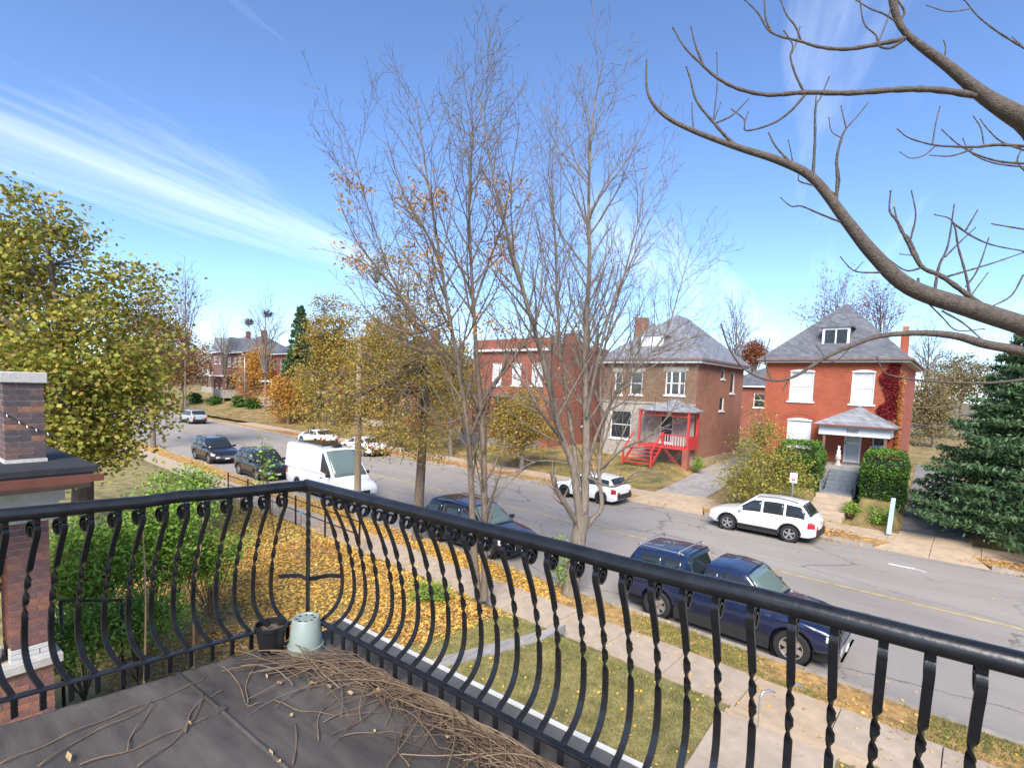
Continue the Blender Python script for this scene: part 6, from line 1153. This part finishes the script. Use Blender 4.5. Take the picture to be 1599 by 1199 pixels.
grass('lawn_grass', 'thin yellowing lawn grass below the balcony', (-8.5,5.5,2.0,9.98), 130000, 0.05, M['grass'], nz_, nowalk)
grass('verge_grass', 'patchy green grass on the verge by the pickup', (-8,10,V_SW1+0.03,V_C0-0.18), 30000, 0.05, M['green_grass'], zcomb, lambda u, v: pn(u, v, 1.4, 1.0)+rng.normal(0,0.6,len(u)) > -0.2)
grass('far_grass', 'grass on the far lawns', (-34,9,V_FS1+0.1,37), 60000, 0.09, M['green_grass'], zfar, lambda u, v: ~((u > -14.6) & (u < -10.6)) & ~((u > -2.6) & (u < 1.2)) & (pn(u, v, 0.6, 5.0)+rng.normal(0,0.7,len(u)) > 0))
# ------------------------------------------------------------------ pole, lamp, sign, fence and other small street things
pb = np.array([-18.4, 13.55, 0.1]); up_ = empty('utility_pole', tuple(pb)); tag(up_, 'weathered wooden utility pole in front of the white van', 'pole'); ptop = at_depth(527, 528, float(np.dot(pb-np.array([0,0,6.0]), CF)))[2]
b = MB(); b.tube([(0,0,0),(0.01,0,ptop*0.5),(0.02,0.01,ptop)], [0.15,0.13,0.105], 12); b.build('post', M['wood_pole'], up_, True, 40); b = MB(); b.lathe([(0.001,0.03),(0.08,0.02),(0.112,0.0),(0.112,-0.04)], 12, (0.02,0.01,ptop)); b.build('cap', M['steel'], up_)
lp0 = at_y(383, 622, 40.0); lp = empty('street_lamp', (lp0[0], 40.0, lp0[2])); tag(lp, 'slim grey street lamp with curved arm near the distant houses', 'street lamp'); hl_ = at_y(383, 553, 40.0)[2]-lp0[2]
b = MB(); b.tube([(0,0,0),(0,0,hl_*0.6),(0,0,hl_*0.95)], [0.12,0.09,0.07], 8); b.build('post', M['steel'], lp, True); b = MB(); b.tube([(0,0,hl_*0.95),(-0.25,-0.1,hl_),(-1.0,-0.3,hl_+0.35),(-2.0,-0.5,hl_+0.45)], 0.05, 6); b.build('arm', M['steel'], lp, True); b = MB(); b.obox((-2.35,-0.55,hl_+0.43), ((1,0.25,0),(-0.25,1,0),(0,0,1)), (0.4,0.14,0.07)); b.build('lamp_head', M['steel'], lp, bevel=0.03)
sg_ = at_y(1238, 770, 26.6); sg = empty('parking_sign', (sg_[0], 26.6, 0.1)); tag(sg, 'small white and red parking sign on a steel post by the yellow shrub', 'sign'); zs_ = at_y(1240, 746, 26.6)[2]-0.1
b = MB(); b.box(-0.03, 0.03, -0.02, 0.02, 0, zs_+0.25); b.build('post', M['steel'], sg); pl_ = MB().box(-0.15, 0.15, -0.035, -0.025, zs_-0.22, zs_+0.23).build('plate', M['white_paint'], sg)
mr_ = mat('sign_red', (0.5,0.03,0.03), 0.5); q = MB(); q.box(-0.12, 0.12, -0.0385, -0.036, zs_-0.19, zs_-0.17).box(-0.12, 0.12, -0.0385, -0.036, zs_+0.18, zs_+0.20).box(-0.07, 0.07, -0.0385, -0.036, zs_-0.12, zs_-0.05); q.build('print', mr_, pl_)
q = MB(); q.lathe([(0.085,-0.0385),(0.085,-0.036),(0.062,-0.036),(0.062,-0.0385)], 20, (0,0,zs_+0.06), 'y', closed=True); q.beam((-0.055,-0.0375,zs_+0.115), (0.055,-0.0375,zs_+0.005), 0.003, 0.02, up=(0,1,0)); q.build('print', mr_, pl_)
a_ = at_z(1388, 834, 0.2); c_ = at_y(1396, 778, a_[1]+1.9); b = MB(); b.beam((0,0,0), tuple(c_-a_), 0.17, 0.05); o = b.build('blue_plank', mat('pale_blue_paint', (0.36,0.50,0.62), 0.6, 0.12), None, loc=tuple(a_)); tag(o, 'pale blue plank sloping down the bank beside the right driveway', 'plank')
hr_ = empty('step_handrail', (-1.62, 9.25, 0.3)); tag(hr_, 'bent galvanised pipe handrail by the front walk steps', 'handrail')
for k, (dx_, dy_) in enumerate(((-0.05,0.0),(0.28,0.52))):
    b = MB(); b.tube([(dx_,dy_,-0.1),(dx_,dy_,0.70),(dx_+0.02,dy_+0.04,0.78),(dx_+0.10,dy_+0.16,0.80),(dx_+0.16,dy_+0.30,0.72)], 0.021, 8); b.build('pipe', M['steel'], hr_, True, 50)
# low iron fence along the pavement next door
fe = empty('iron_fence', S(-27.0, 9.85, 0.2)); fe.rotation_euler = (0, 0, -AL); tag(fe, 'low black iron fence along the pavement next door', 'fence')
for z_ in (0.55, 1.0): b = MB(); b.beam((0,0,z_), (11.5,0,z_), 0.03, 0.035); b.build('rail', M['iron'], fe)
for k in range(6): b = MB(); b.box(2.3*k-0.025, 2.3*k+0.025, -0.025, 0.025, -0.1, 1.15); b.build('post', M['iron'], fe)
gr = at_z(205, 940, 0.45); ga = empty('garden_rail', (gr[0], gr[1], 0.45)); tag(ga, 'black pipe rail in front of the green shrubs next door', 'rail')
gA, gB = at_depth(95, 938, 7.9)-gr, at_depth(190, 936, 8.3)-gr; b = MB(); b.tube([gA, gB], 0.022, 8); b.build('top_pipe', M['iron'], ga, True); b = MB(); b.tube([gB, (gB[0], gB[1], 0)], 0.022, 8); b.build('post', M['iron'], ga, True); b = MB(); b.tube([gA, (gA[0], gA[1], 0)], 0.022, 8); b.build('post', M['iron'], ga, True)
m_bt = mat('blue_tape', (0.05,0.30,0.50), 0.5)
for k, (px, py) in enumerate(((437,826),(470,838),(376,802),(408,815))):
    q = at_z(px, py, 0.4); st_ = empty('garden_stake', (q[0], q[1], 0.4)); tag(st_, ['rusty garden stake with blue tape left of the railing corner', 'rusty garden stake with blue tape behind the railing corner', 'plain rusty stake nearest the iron fence', 'plain rusty stake between the fence and the taped stakes'][k], 'stake', 'stakes in the leafy bed')
    b = MB(); b.tube([(0,0,-0.1),(0.01,0,0.45),(0.02,0.01,0.95)], 0.016, 6); b.build('rod', mat('rusty_iron', (0.12,0.07,0.05), 0.8), st_, True)
    if k < 2: b = MB(); b.obox((0.03,0,0.88), ((1,0,0),(0,1,0),(0,0,1)), (0.06,0.03,0.035)); b.build('blue_tag', m_bt, st_, bevel=0.01)
for k, (p0, p1, p2) in enumerate((((222,1199-40,0),(228,940,0),(218,740,0)), ((300,930,0),(316,840,0),(318,760,0)))):
    P = stem([at_depth(px, py, 7.2 if k == 0 else 8.5) for px, py, _ in (p0, p1, p2)], 6); P[0][2] = 0.45; o = link('bare_cane', tubes_mesh('bare_cane', [(P-P[0], np.linspace(0.016, 0.008, len(P)))]), mat('tan_cane_%d' % k, (0.42,0.28,0.15), 0.8)); o.location = tuple(P[0]); tag(o, ['tall tan bare cane rising outside the left railing', 'thin tan bare cane nearer the railing corner'][k], 'cane')
w_a = at_depth(1425, 628, 55); wl_ = empty('overhead_wire', tuple(w_a)); tag(wl_, 'pair of thin overhead wires right of the red house', 'wire')
for k, (y0, y1) in enumerate(((636,628),(661,664))):
    P = [at_depth(1424, y0, 55)-w_a, at_depth(1480, (y0+y1)/2+2, 56)-w_a, at_depth(1620, y1-14, 58)-w_a]; b = MB(); b.tube(catmull(P, 5), 0.02, 4); b.build('cable', M['steel'], wl_, True)

for k, (px, py, w_, h_) in enumerate(((305,606,14,9),(335,610,9,7),(372,612,14,9),(395,614,12,9))):
    q = at_y(px, py, 41.5); c = np.array([q[0], 41.5, float(far_z(q[0], 41.5))]); s_ = float(np.dot(c-np.array([0,0,6.0]), CF))/F_PX
    shrub('dark_shrub', ['leftmost dark clipped shrub below the distant porch', 'second dark shrub from the left below the distant porch', 'third dark shrub from the left below the distant porch', 'rightmost dark shrub near the street lamp'][k], c, [((c[0], c[1], c[2]+h_*s_*0.8), (w_*s_, w_*s_*0.6, h_*s_))], 1500, 0.35, M['leaf_hedge'], 8, 40, 0.05, 0.3)
